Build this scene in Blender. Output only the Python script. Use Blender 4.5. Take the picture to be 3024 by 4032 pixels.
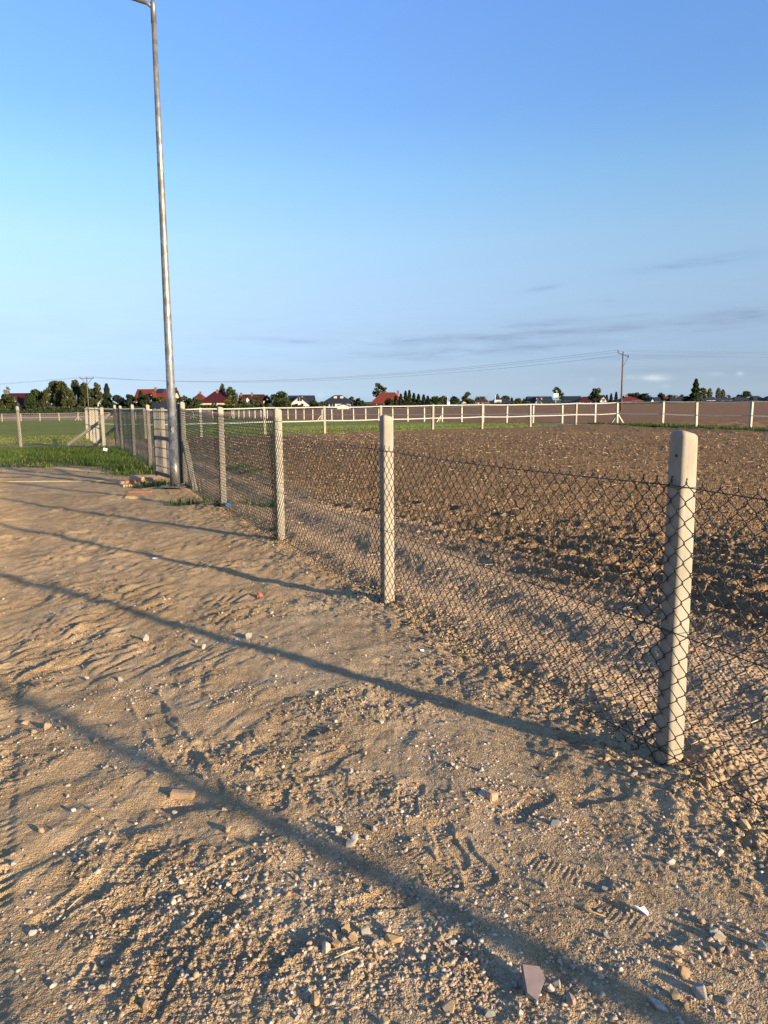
import bpy, bmesh, math, random
import numpy as np
from mathutils import Matrix, Vector

random.seed(7)
RNG = np.random.default_rng(7)
scene = bpy.context.scene
for o in list(bpy.data.objects):
    bpy.data.objects.remove(o, do_unlink=True)

# ------------------------------------------------------------------ camera
F, CX, CY, CAM_H = 3028.0, 1512.0, 2016.0, 1.65
PITCH = math.atan((2016 - 1580) / F)
ROLL = math.radians(0.42)
_f = np.array([0, math.cos(PITCH), -math.sin(PITCH)])
_r = np.array([1.0, 0, 0])
_u = np.cross(_r, _f)
_R = _r * math.cos(ROLL) - _u * math.sin(ROLL)
_U = _u * math.cos(ROLL) + _r * math.sin(ROLL)
cam_d = bpy.data.cameras.new("camera")
cam_d.sensor_fit = 'HORIZONTAL'
cam_d.sensor_width = 36.0
cam_d.lens = 36.0 * F / 3024.0
cam_d.clip_start = 0.05
cam_d.clip_end = 8000
cam = bpy.data.objects.new("camera", cam_d)
scene.collection.objects.link(cam)
cam.matrix_world = Matrix(((_R[0], _U[0], -_f[0], 0), (_R[1], _U[1], -_f[1], 0), (_R[2], _U[2], -_f[2], CAM_H), (0, 0, 0, 1)))
scene.camera = cam

# ------------------------------------------------------------------ light
SUN_AZ = math.radians(-39.0)      # direction towards the sun, measured from +X
SUN_EL = math.radians(12.2)
sun_vec = Vector((math.cos(SUN_AZ) * math.cos(SUN_EL), math.sin(SUN_AZ) * math.cos(SUN_EL), math.sin(SUN_EL)))
sd = bpy.data.lights.new("sun", 'SUN')
sd.energy = 5.0
sd.angle = math.radians(1.4)
sd.color = (1.0, 0.80, 0.55)
so = bpy.data.objects.new("sun", sd)
scene.collection.objects.link(so)
so.rotation_euler = sun_vec.to_track_quat('Z', 'Y').to_euler()
so.location = (30, -25, 30)

SKY_STRENGTH = 0.125
EXPOSURE = 1.43
world = bpy.data.worlds.new("World")
scene.world = world
world.use_nodes = True
wn, wl = world.node_tree.nodes, world.node_tree.links
wn.clear()
w_out = wn.new("ShaderNodeOutputWorld")
w_bg = wn.new("ShaderNodeBackground")
w_bg.inputs[1].default_value = SKY_STRENGTH
sky = wn.new("ShaderNodeTexSky")
sky.sky_type = 'NISHITA'
sky.sun_disc = False
sky.sun_elevation = SUN_EL
sky.sun_rotation = math.pi / 2 - SUN_AZ
sky.air_density = 1.0
sky.dust_density = 0.6
sky.ozone_density = 3.0


def wmath(op, a, b=None, c=None):
    n = wn.new("ShaderNodeMath")
    n.operation = op
    for i, v in enumerate((a, b, c)):
        if v is None:
            continue
        if isinstance(v, (int, float)):
            n.inputs[i].default_value = v
        else:
            wl.new(v, n.inputs[i])
    return n.outputs[0]


def hor(px):
    return 1591.1 - 0.00733 * px


w_tc = wn.new("ShaderNodeTexCoord")
w_sep = wn.new("ShaderNodeSeparateXYZ")
wl.new(w_tc.outputs["Generated"], w_sep.inputs[0])
w_az = wmath('ARCTAN2', w_sep.outputs[0], w_sep.outputs[1])
w_el = wmath('ARCSINE', w_sep.outputs[2])
w_cmb = wn.new("ShaderNodeCombineXYZ")
wl.new(wmath('MULTIPLY', w_az, 14.0), w_cmb.inputs[0])
wl.new(wmath('MULTIPLY', w_el, 110.0), w_cmb.inputs[1])
w_noise = wn.new("ShaderNodeTexNoise")
w_noise.inputs["Scale"].default_value = 1.0
w_noise.inputs["Detail"].default_value = 6
w_noise.inputs["Roughness"].default_value = 0.62
wl.new(w_cmb.outputs[0], w_noise.inputs["Vector"])
w_n = w_noise.outputs[0]


def cloud_sum(items):
    tot = None
    for (px, py, hw, hh, tilt, amp) in items:
        a0 = math.atan((px - 1512) / F)
        e0 = (hor(px) - py) / F
        du = wmath('SUBTRACT', w_az, a0)
        dv = wmath('SUBTRACT', w_el, e0)
        ct, st = math.cos(tilt), math.sin(tilt)
        u = wmath('ADD', wmath('MULTIPLY', du, ct * F / hw), wmath('MULTIPLY', dv, st * F / hw))
        v = wmath('ADD', wmath('MULTIPLY', du, -st * F / hh), wmath('MULTIPLY', dv, ct * F / hh))
        q = wmath('ADD', wmath('MULTIPLY', u, u), wmath('MULTIPLY', v, v))
        g = wmath('MULTIPLY', wmath('EXPONENT', wmath('MULTIPLY', q, -1.0)), amp)
        tot = g if tot is None else wmath('ADD', tot, g)
    return tot


streaks = [(2700, 1098, 190, 16, 0.07, .9), (2140, 1162, 70, 10, 0.12, .7), (2380, 1215, 30, 7, 0, .35), (2130, 1290, 150, 16, 0.03, .8),
           (2330, 1318, 260, 18, 0.05, .9), (2900, 1282, 170, 24, 0.08, 1.0), (1900, 1345, 260, 20, 0.05, .9),
           (1620, 1345, 170, 12, 0.06, .7), (1150, 1352, 200, 10, -0.02, .6), (1700, 1400, 330, 22, 0.03, .75),
           (2080, 1375, 260, 16, 0.03, .7), (2500, 1420, 300, 10, 0.0, .35), (800, 1465, 330, 14, 0.0, .4), (2700, 1468, 380, 14, 0.0, .4),
           (2480, 1268, 70, 6, .05, .4), (2800, 1330, 90, 8, .05, .3)]
puffs = [(2565, 1494, 46, 13, 0.0, 1.0), (2800, 1482, 24, 7, 0, .7), (2898, 1482, 12, 8, 0, .8), (1268, 1552, 13, 14, 0, .6), (2322, 1503, 9, 8, 0, .6),
         (2470, 1492, 20, 8, 0, .4), (2610, 1525, 14, 8, 0, .4)]
w_gen = wmath('MULTIPLY', wmath('EXPONENT', wmath('MULTIPLY', wmath('POWER', wmath('ABSOLUTE', wmath('DIVIDE', wmath('SUBTRACT', w_el, 0.075), 0.05)), 2.0), -1.0)), 0.16)
s_sum = wmath('ADD', cloud_sum(streaks), w_gen)
s_noise = wmath('MULTIPLY', wmath('SUBTRACT', w_n, 0.30), 2.6)
s_fac = wmath('MINIMUM', wmath('MAXIMUM', wmath('MULTIPLY', s_sum, s_noise), 0.0), 1.0)
p_fac = wmath('MINIMUM', wmath('MAXIMUM', wmath('MULTIPLY', cloud_sum(puffs), s_noise), 0.0), 1.0)
w_hsv = wn.new("ShaderNodeHueSaturation")
w_hsv.inputs["Hue"].default_value = 0.5
w_hsv.inputs["Saturation"].default_value = 1.0
wl.new(sky.outputs[0], w_hsv.inputs["Color"])
# clear-air tint by height above the horizon, the same all the way round
w_ramp = wn.new("ShaderNodeValToRGB")
_el = w_ramp.color_ramp.elements
TINT = [(0.0, (.52, .70, 1.28)), (0.38, (.494, .66, 1.214)), (1.14, (.415, .52, .936)), (1.89, (.401, .466, .78)), (3.02, (.418, .458, .707)), (4.72, (.494, .474, .623)), (7.53, (.636, .566, .619)),
        (11.1, (.759, .691, .679)), (15.15, (.738, .764, .767)), (19.5, (.665, .744, .869)), (27.3, (.721, .817, 1.036)), (40.0, (.76, .86, 1.10))]
while len(_el) < len(TINT):
    _el.new(0.5)
for _e, (_p, _c) in zip(_el, TINT):
    _e.position = _p / 40.0
    _e.color = (_c[0] / 2, _c[1] / 2, _c[2] / 2, 1)
wl.new(wmath('DIVIDE', w_el, math.radians(40.0)), w_ramp.inputs[0])
w_tint = wn.new("ShaderNodeVectorMath")
w_tint.operation = 'MULTIPLY'
wl.new(w_hsv.outputs[0], w_tint.inputs[0])
wl.new(w_ramp.outputs[0], w_tint.inputs[1])
w_tint2 = wn.new("ShaderNodeVectorMath")
w_tint2.operation = 'SCALE'
w_tint2.inputs["Scale"].default_value = 2.0
wl.new(w_tint.outputs[0], w_tint2.inputs[0])
mx1 = wn.new("ShaderNodeMixRGB")
mx1.blend_type = 'MULTIPLY'
wl.new(wmath('MULTIPLY', s_fac, 1.0), mx1.inputs[0])
wl.new(w_tint2.outputs[0], mx1.inputs[1])
mx1.inputs[2].default_value = (0.72, 0.69, 0.74, 1)
mx2 = wn.new("ShaderNodeMixRGB")
wl.new(wmath('MULTIPLY', p_fac, 0.7), mx2.inputs[0])
wl.new(mx1.outputs[0], mx2.inputs[1])
mx2.inputs[2].default_value = (2.6, 2.75, 3.0, 1)
wl.new(mx2.outputs[0], w_bg.inputs[0])
wl.new(w_bg.outputs[0], w_out.inputs[0])

scene.view_settings.view_transform = 'Standard'
scene.view_settings.look = 'None'
scene.view_settings.exposure = EXPOSURE
scene.view_settings.gamma = 1.0
scene.view_settings.use_curve_mapping = False
scene.cycles.use_denoising = True
scene.cycles.max_bounces = 5
scene.cycles.diffuse_bounces = 2

# ------------------------------------------------------------------ helpers
COL = scene.collection


def tag(o, label=None, cat=None, group=None, kind=None):
    if label: o["label"] = label
    if cat: o["category"] = cat
    if group: o["group"] = group
    if kind: o["kind"] = kind
    return o


def empty(name, loc=(0, 0, 0), rz=0.0):
    o = bpy.data.objects.new(name, None)
    o.empty_display_size = 0.2
    COL.objects.link(o)
    o.location = loc
    o.rotation_euler = (0, 0, rz)
    return o


def mesh_np(name, V, faces, mat=None, parent=None, smooth=False):
    """faces: list of (n,k) int arrays or python lists"""
    me = bpy.data.meshes.new(name)
    V = np.asarray(V, dtype=np.float32)
    if isinstance(faces, np.ndarray):
        faces = [faces]
    me.vertices.add(len(V))
    me.vertices.foreach_set("co", V.ravel())
    loops, starts, tot = [], [], 0
    for fa in faces:
        fa = np.asarray(fa, dtype=np.int32)
        if len(fa) == 0:
            continue
        k = fa.shape[1]
        loops.append(fa.ravel())
        starts.append(tot + np.arange(len(fa), dtype=np.int32) * k)
        tot += fa.size
    loops = np.concatenate(loops)
    starts = np.concatenate(starts)
    me.loops.add(len(loops))
    me.loops.foreach_set("vertex_index", loops)
    me.polygons.add(len(starts))
    me.polygons.foreach_set("loop_start", starts)
    me.update(calc_edges=True)
    me.validate()
    if smooth:
        me.polygons.foreach_set("use_smooth", np.ones(len(me.polygons), dtype=bool))
    o = bpy.data.objects.new(name, me)
    COL.objects.link(o)
    if mat:
        me.materials.append(mat)
    if parent:
        o.parent = parent
    return o


class MB:
    """collects shapes for ONE mesh"""
    def __init__(self):
        self.v, self.f = [], []

    def add(self, V, Fs):
        n = len(self.v)
        self.v += [tuple(p) for p in V]
        self.f += [tuple(i + n for i in fc) for fc in Fs]

    def box(self, c, s, M=None):
        hx, hy, hz = s[0] / 2, s[1] / 2, s[2] / 2
        P = [Vector((x, y, z)) for z in (-hz, hz) for (x, y) in ((-hx, -hy), (hx, -hy), (hx, hy), (-hx, hy))]
        if M is not None:
            P = [M @ p for p in P]
        P = [p + Vector(c) for p in P]
        self.add(P, [(3, 2, 1, 0), (4, 5, 6, 7), (0, 1, 5, 4), (1, 2, 6, 5), (2, 3, 7, 6), (3, 0, 4, 7)])

    def bar(self, a, b, w, h=None, up=(0, 0, 1)):
        """square bar from a to b"""
        h = h or w
        a, b = Vector(a), Vector(b)
        d = (b - a).normalized()
        up = Vector(up)
        if abs(d.dot(up)) > 0.98:
            up = Vector((0, 1, 0))
        s = d.cross(up).normalized()
        t = s.cross(d).normalized()
        P = []
        for q in (a, b):
            for (i, j) in ((-1, -1), (1, -1), (1, 1), (-1, 1)):
                P.append(q + s * (i * w / 2) + t * (j * h / 2))
        self.add(P, [(0, 1, 2, 3), (7, 6, 5, 4), (4, 5, 1, 0), (5, 6, 2, 1), (6, 7, 3, 2), (7, 4, 0, 3)])

    def tube(self, pts, rad, n=8, cap=True):
        pts = [Vector(p) for p in pts]
        rads = rad if hasattr(rad, "__len__") else [rad] * len(pts)
        rings = []
        prev = None
        for i, p in enumerate(pts):
            d = (pts[min(i + 1, len(pts) - 1)] - pts[max(i - 1, 0)]).normalized()
            if prev is None:
                a = Vector((0, 0, 1)) if abs(d.z) < 0.9 else Vector((1, 0, 0))
                s = d.cross(a).normalized()
            else:
                s = (prev - d * prev.dot(d)).normalized()
            prev = s
            t = d.cross(s)
            rings.append([p + (s * math.cos(2 * math.pi * k / n) + t * math.sin(2 * math.pi * k / n)) * rads[i] for k in range(n)])
        V = [q for r_ in rings for q in r_]
        Fs = []
        for i in range(len(pts) - 1):
            for k in range(n):
                k2 = (k + 1) % n
                Fs.append((i * n + k, i * n + k2, (i + 1) * n + k2, (i + 1) * n + k))
        if cap:
            Fs.append(tuple(range(n - 1, -1, -1)))
            Fs.append(tuple((len(pts) - 1) * n + k for k in range(n)))
        self.add(V, Fs)

    def build(self, name, mat=None, parent=None, smooth=False):
        me = bpy.data.meshes.new(name)
        me.from_pydata(self.v, [], self.f)
        me.update()
        if smooth:
            for p in me.polygons:
                p.use_smooth = True
        if mat:
            me.materials.append(mat)
        o = bpy.data.objects.new(name, me)
        COL.objects.link(o)
        if parent:
            o.parent = parent
        return o


def put(o, loc, rz=0.0):
    o.location = loc
    o.rotation_euler = (0, 0, rz)
    return o


# ---- materials
def nmat(name, rough=0.9, spec=0.2, metal=0.0):
    m = bpy.data.materials.new(name)
    m.use_nodes = True
    nt = m.node_tree
    b = nt.nodes["Principled BSDF"]
    b.inputs["Roughness"].default_value = rough
    b.inputs["Specular IOR Level"].default_value = spec
    b.inputs["Metallic"].default_value = metal
    return m, nt, b


def lk(nt, a, b):
    nt.links.new(a, b)


def noise(nt, scale, detail=4, rough=0.55, vec=None, dist=0.0):
    n = nt.nodes.new("ShaderNodeTexNoise")
    n.inputs["Scale"].default_value = scale
    n.inputs["Detail"].default_value = detail
    n.inputs["Roughness"].default_value = rough
    n.inputs["Distortion"].default_value = dist
    if vec is not None:
        lk(nt, vec, n.inputs["Vector"])
    return n.outputs[0]


def ramp(nt, fac, stops):
    r_ = nt.nodes.new("ShaderNodeValToRGB")
    e = r_.color_ramp.elements
    while len(e) < len(stops):
        e.new(0.5)
    for i, (p, c) in enumerate(stops):
        e[i].position = p
        e[i].color = (c[0], c[1], c[2], 1) if hasattr(c, "__len__") else (c, c, c, 1)
    lk(nt, fac, r_.inputs[0])
    return r_.outputs[0]


def mix(nt, fac, a, b, mode='MIX'):
    n = nt.nodes.new("ShaderNodeMixRGB")
    n.blend_type = mode
    for i, v in enumerate((fac, a, b)):
        if isinstance(v, (int, float)):
            n.inputs[i].default_value = v if i == 0 else (v, v, v, 1)
        elif isinstance(v, tuple):
            n.inputs[i].default_value = (v[0], v[1], v[2], 1)
        else:
            lk(nt, v, n.inputs[i])
    return n.outputs[0]


def bump(nt, b, h, strength=0.5, dist=0.01):
    n = nt.nodes.new("ShaderNodeBump")
    n.inputs["Strength"].default_value = strength
    n.inputs["Distance"].default_value = dist
    lk(nt, h, n.inputs["Height"])
    lk(nt, n.outputs[0], b.inputs["Normal"])


def objco(nt):
    return nt.nodes.new("ShaderNodeTexCoord").outputs["Object"]


def geopos(nt):
    return nt.nodes.new("ShaderNodeNewGeometry").outputs["Position"]


def island(nt):
    return nt.nodes.new("ShaderNodeNewGeometry").outputs["Random Per Island"]


def attr(nt, name):
    n = nt.nodes.new("ShaderNodeAttribute")
    n.attribute_name = name
    return n.outputs["Fac"]


def simple(name, col, rough=0.8, spec=0.3, var=0.12, scale=6.0, metal=0.0, bmp=0.0):
    m, nt, b = nmat(name, rough, spec, metal)
    n = noise(nt, scale, 5, 0.6, objco(nt))
    c0 = tuple(c * (1 - var) for c in col)
    c1 = tuple(min(1, c * (1 + var)) for c in col)
    lk(nt, ramp(nt, n, [(0.3, c0), (0.7, c1)]), b.inputs["Base Color"])
    if bmp:
        bump(nt, b, n, 0.6, bmp)
    return m


def crumbs(nt, P, scale):
    v = nt.nodes.new("ShaderNodeTexVoronoi")
    v.inputs["Scale"].default_value = scale
    v.inputs["Randomness"].default_value = 1.0
    lk(nt, P, v.inputs["Vector"])
    return ramp(nt, v.outputs["Distance"], [(0.0, 1.0), (0.62, 0.0)])


def mat_dirt():
    m, nt, b = nmat("sandy_dirt", 1.0, 0.04)
    P = geopos(nt)
    n1 = noise(nt, 0.8, 5, 0.6, P)
    n2 = noise(nt, 7.0, 6, 0.65, P)
    n3 = noise(nt, 55.0, 4, 0.7, P)
    n4 = noise(nt, 190.0, 2, 0.6, P)
    n6 = noise(nt, 2.2, 6, 0.7, P, 0.6)
    warm = ramp(nt, n2, [(0.28, (0.370, 0.246, 0.122)), (0.5, (0.490, 0.335, 0.172)), (0.75, (0.595, 0.425, 0.230))])
    grey = ramp(nt, n2, [(0.28, (0.335, 0.236, 0.130)), (0.5, (0.450, 0.325, 0.186)), (0.75, (0.560, 0.415, 0.246))])
    c = mix(nt, attr(nt, "grey"), warm, grey)
    # damp darker and dry lighter patches
    c = mix(nt, ramp(nt, n1, [(0.36, 0.55), (0.52, 0.0)]), c, mix(nt, 1.0, c, (0.74, 0.70, 0.66), 'MULTIPLY'))
    c = mix(nt, ramp(nt, n6, [(0.56, 0.0), (0.70, 0.55)]), c, (0.58, 0.425, 0.245))
    c = mix(nt, attr(nt, "pale"), c, (0.56, 0.415, 0.245))
    cr = crumbs(nt, P, 75.0)
    cr2 = crumbs(nt, P, 170.0)
    c = mix(nt, ramp(nt, n3, [(0.35, 0.5), (0.6, 0.0)]), c, mix(nt, 1.0, c, (0.66, 0.60, 0.54), 'MULTIPLY'))
    c = mix(nt, ramp(nt, n4, [(0.64, 0.0), (0.74, 0.4)]), c, (0.60, 0.47, 0.30))
    gr = mix(nt, n2, (0.035, 0.065, 0.012), (0.09, 0.12, 0.03))
    c = mix(nt, attr(nt, "grass"), c, gr)
    lk(nt, c, b.inputs["Base Color"])
    rm = ramp(nt, n6, [(0.36, 1.0), (0.60, 0.25)])
    h1 = mix(nt, 0.5, cr, cr2)
    h1 = mix(nt, 1.0, h1, rm, 'MULTIPLY')
    hh = mix(nt, 0.45, n3, n4)
    bump(nt, b, mix(nt, 0.5, hh, h1), 1.0, 0.026)
    return m


def mat_field():
    m, nt, b = nmat("ploughed_soil", 1.0, 0.05)
    P = geopos(nt)
    n1 = noise(nt, 0.35, 4, 0.6, P)
    n2 = noise(nt, 9.0, 6, 0.7, P)
    n3 = noise(nt, 40.0, 4, 0.7, P)
    c = ramp(nt, n2, [(0.3, (0.119, 0.074, 0.037)), (0.52, (0.208, 0.133, 0.071)), (0.72, (0.315, 0.212, 0.115))])
    c2 = ramp(nt, n2, [(0.3, (0.280, 0.190, 0.112)), (0.7, (0.470, 0.336, 0.202))])
    c = mix(nt, attr(nt, "pale"), c, c2)
    c = mix(nt, ramp(nt, n3, [(0.4, 0.4), (0.6, 0.0)]), c, mix(nt, 1.0, c, (0.511, 0.466, 0.386), 'MULTIPLY'))
    gr = mix(nt, n2, (0.035, 0.07, 0.014), (0.085, 0.115, 0.03))
    c = mix(nt, attr(nt, "grass"), c, gr)
    lk(nt, c, b.inputs["Base Color"])
    bump(nt, b, mix(nt, 0.45, mix(nt, 0.4, n2, n3), crumbs(nt, P, 38.0)), 1.0, 0.04)
    return m


def mat_paddock():
    m, nt, b = nmat("meadow_turf", 1.0, 0.05)
    P = geopos(nt)
    n1 = noise(nt, 0.12, 4, 0.6, P)
    n2 = noise(nt, 2.2, 6, 0.7, P)
    n3 = noise(nt, 14.0, 4, 0.7, P)
    c = ramp(nt, n2, [(0.3, (0.085, 0.115, 0.018)), (0.55, (0.155, 0.18, 0.034)), (0.75, (0.26, 0.24, 0.065))])
    c = mix(nt, ramp(nt, n1, [(0.4, 0.0), (0.7, 0.5)]), c, (0.24, 0.225, 0.07))
    soil = ramp(nt, n2, [(0.3, (0.16, 0.11, 0.068)), (0.7, (0.33, 0.24, 0.15))])
    c = mix(nt, attr(nt, "grass"), soil, c)
    lk(nt, c, b.inputs["Base Color"])
    bump(nt, b, mix(nt, 0.5, n2, n3), 0.7, 0.06)
    return m


def mat_farfield():
    m, nt, b = nmat("far_field_soil", 1.0, 0.05)
    P = geopos(nt)
    mp = nt.nodes.new("ShaderNodeMapping")
    mp.inputs["Rotation"].default_value = (0, 0, 0.35)
    mp.inputs["Scale"].default_value = (0.3, 1.6, 1)
    lk(nt, P, mp.inputs[0])
    n1 = noise(nt, 0.05, 4, 0.6, P)
    n2 = noise(nt, 1.2, 6, 0.7, mp.outputs[0])
    c = ramp(nt, n2, [(0.3, (0.123, 0.068, 0.035)), (0.55, (0.193, 0.113, 0.060)), (0.75, (0.271, 0.167, 0.092))])
    c = mix(nt, attr(nt, "pale"), c, ramp(nt, n2, [(0.3, (0.246, 0.159, 0.092)), (0.7, (0.361, 0.247, 0.147))]))
    gr = mix(nt, n2, (0.035, 0.06, 0.014), (0.09, 0.10, 0.03))
    c = mix(nt, attr(nt, "grass"), c, gr)
    lk(nt, c, b.inputs["Base Color"])
    bump(nt, b, n2, 0.8, 0.12)
    return m


def mat_concrete(name="concrete", tint=(0.26, 0.235, 0.185)):
    m, nt, b = nmat(name, 0.9, 0.2)
    O = objco(nt)
    mp = nt.nodes.new("ShaderNodeMapping")
    mp.inputs["Scale"].default_value = (1, 1, 0.25)
    lk(nt, O, mp.inputs[0])
    n1 = noise(nt, 12.0, 6, 0.65, mp.outputs[0])
    n2 = noise(nt, 90.0, 3, 0.6, O)
    n3 = noise(nt, 4.0, 3, 0.6, O)
    c = ramp(nt, n1, [(0.25, tuple(t * 0.72 for t in tint)), (0.5, tint), (0.75, tuple(min(1, t * 1.18) for t in tint))])
    c = mix(nt, ramp(nt, n3, [(0.45, 0.0), (0.7, 0.35)]), c, tuple(t * 0.7 for t in tint))
    pit = nt.nodes.new("ShaderNodeTexVoronoi")
    pit.inputs["Scale"].default_value = 48.0
    lk(nt, O, pit.inputs["Vector"])
    pm = ramp(nt, pit.outputs["Distance"], [(0.055, 1.0), (0.10, 0.0)])
    pm = mix(nt, 1.0, pm, ramp(nt, noise(nt, 17.0, 2, 0.5, O), [(0.5, 0.0), (0.6, 1.0)]), 'MULTIPLY')
    c = mix(nt, pm, c, (0.12, 0.10, 0.08))
    sx = nt.nodes.new("ShaderNodeSeparateXYZ")
    lk(nt, O, sx.inputs[0])
    lowz = ramp(nt, sx.outputs[2], [(0.0, 1.0), (0.22, 0.0)])
    lowz = mix(nt, 1.0, lowz, ramp(nt, n1, [(0.35, 0.0), (0.65, 1.0)]), 'MULTIPLY')
    c = mix(nt, lowz, c, (0.30, 0.21, 0.125))
    c = mix(nt, ramp(nt, n2, [(0.58, 0.0), (0.72, 0.35)]), c, tuple(t * 0.6 for t in tint))
    lk(nt, c, b.inputs["Base Color"])
    bump(nt, b, mix(nt, 0.5, mix(nt, 0.5, n1, n2), pm), 0.5, 0.004)
    return m


def mat_galv():
    m, nt, b = nmat("galvanised_steel", 0.5, 0.4, 0.55)
    O = objco(nt)
    mp = nt.nodes.new("ShaderNodeMapping")
    mp.inputs["Scale"].default_value = (1, 1, 0.55)
    lk(nt, O, mp.inputs[0])
    v = nt.nodes.new("ShaderNodeTexVoronoi")
    v.inputs["Scale"].default_value = 15.0
    lk(nt, mp.outputs[0], v.inputs["Vector"])
    n = noise(nt, 9.0, 5, 0.6, O)
    lum = nt.nodes.new("ShaderNodeRGBToBW")
    lk(nt, v.outputs["Color"], lum.inputs[0])
    c = ramp(nt, lum.outputs[0], [(0.2, (0.13, 0.127, 0.112)), (0.5, (0.20, 0.196, 0.176)), (0.8, (0.29, 0.285, 0.26))])
    c = mix(nt, ramp(nt, n, [(0.35, 0.5), (0.65, 0.0)]), c, (0.11, 0.10, 0.082))
    lk(nt, c, b.inputs["Base Color"])
    lk(nt, ramp(nt, lum.outputs[0], [(0.2, 0.58), (0.8, 0.36)]), b.inputs["Roughness"])
    return m


def mat_leaf(name, dark, light, trans=0.25, dry=0.0):
    m, nt, b = nmat(name, 0.7, 0.2)
    r_ = island(nt)
    n = noise(nt, 0.5, 3, 0.6, objco(nt))
    c = mix(nt, r_, dark, light)
    if dry:
        c = mix(nt, ramp(nt, r_, [(1 - dry, 0.0), (1 - dry + .01, 0.85)]), c, (0.26, 0.21, 0.09))
    c = mix(nt, ramp(nt, n, [(0.35, 0.0), (0.65, 0.5)]), c, tuple(x * 1.35 for x in light))
    lk(nt, c, b.inputs["Base Color"])
    tr = nt.nodes.new("ShaderNodeBsdfTranslucent")
    lk(nt, c, tr.inputs[0])
    ms = nt.nodes.new("ShaderNodeMixShader")
    ms.inputs[0].default_value = trans
    lk(nt, b.outputs[0], ms.inputs[1])
    lk(nt, tr.outputs[0], ms.inputs[2])
    lk(nt, ms.outputs[0], nt.nodes["Material Output"].inputs[0])
    return m


def mat_roof(name, col):
    m, nt, b = nmat(name, 0.75, 0.25)
    O = objco(nt)
    w = nt.nodes.new("ShaderNodeTexWave")
    w.bands_direction = 'Z'
    w.inputs["Scale"].default_value = 1.6
    w.inputs["Distortion"].default_value = 0.4
    lk(nt, O, w.inputs["Vector"])
    n = noise(nt, 1.5, 4, 0.6, O)
    c = mix(nt, n, tuple(x * 0.75 for x in col), tuple(x * 1.2 for x in col))
    c = mix(nt, ramp(nt, w.outputs[0], [(0.0, 0.35), (0.4, 0.0)]), c, tuple(x * 0.6 for x in col))
    lk(nt, c, b.inputs["Base Color"])
    bump(nt, b, w.outputs[0], 0.4, 0.05)
    return m


def mat_stone(name, cols):
    m, nt, b = nmat(name, 0.95, 0.15)
    r_ = island(nt)
    st = [(i / max(1, len(cols) - 1), c) for i, c in enumerate(cols)]
    c = ramp(nt, r_, st)
    O = objco(nt)
    n = noise(nt, 60.0, 4, 0.65, O)
    c = mix(nt, ramp(nt, n, [(0.35, 0.45), (0.6, 0.0)]), c, mix(nt, 1.0, c, (0.6, 0.52, 0.42), 'MULTIPLY'))
    lk(nt, c, b.inputs["Base Color"])
    bump(nt, b, n, 0.5, 0.004)
    return m


def mat_tape():
    m, nt, b = nmat("white_tape", 0.6, 0.3)
    n = noise(nt, 6.0, 4, 0.6, objco(nt))
    c = ramp(nt, n, [(0.3, (0.52, 0.51, 0.48)), (0.7, (0.62, 0.61, 0.58))])
    lk(nt, c, b.inputs["Base Color"])
    tr = nt.nodes.new("ShaderNodeBsdfTranslucent")
    lk(nt, c, tr.inputs[0])
    ms = nt.nodes.new("ShaderNodeMixShader")
    ms.inputs[0].default_value = 0.5
    lk(nt, b.outputs[0], ms.inputs[1])
    lk(nt, tr.outputs[0], ms.inputs[2])
    lk(nt, ms.outputs[0], nt.nodes["Material Output"].inputs[0])
    return m


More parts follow.
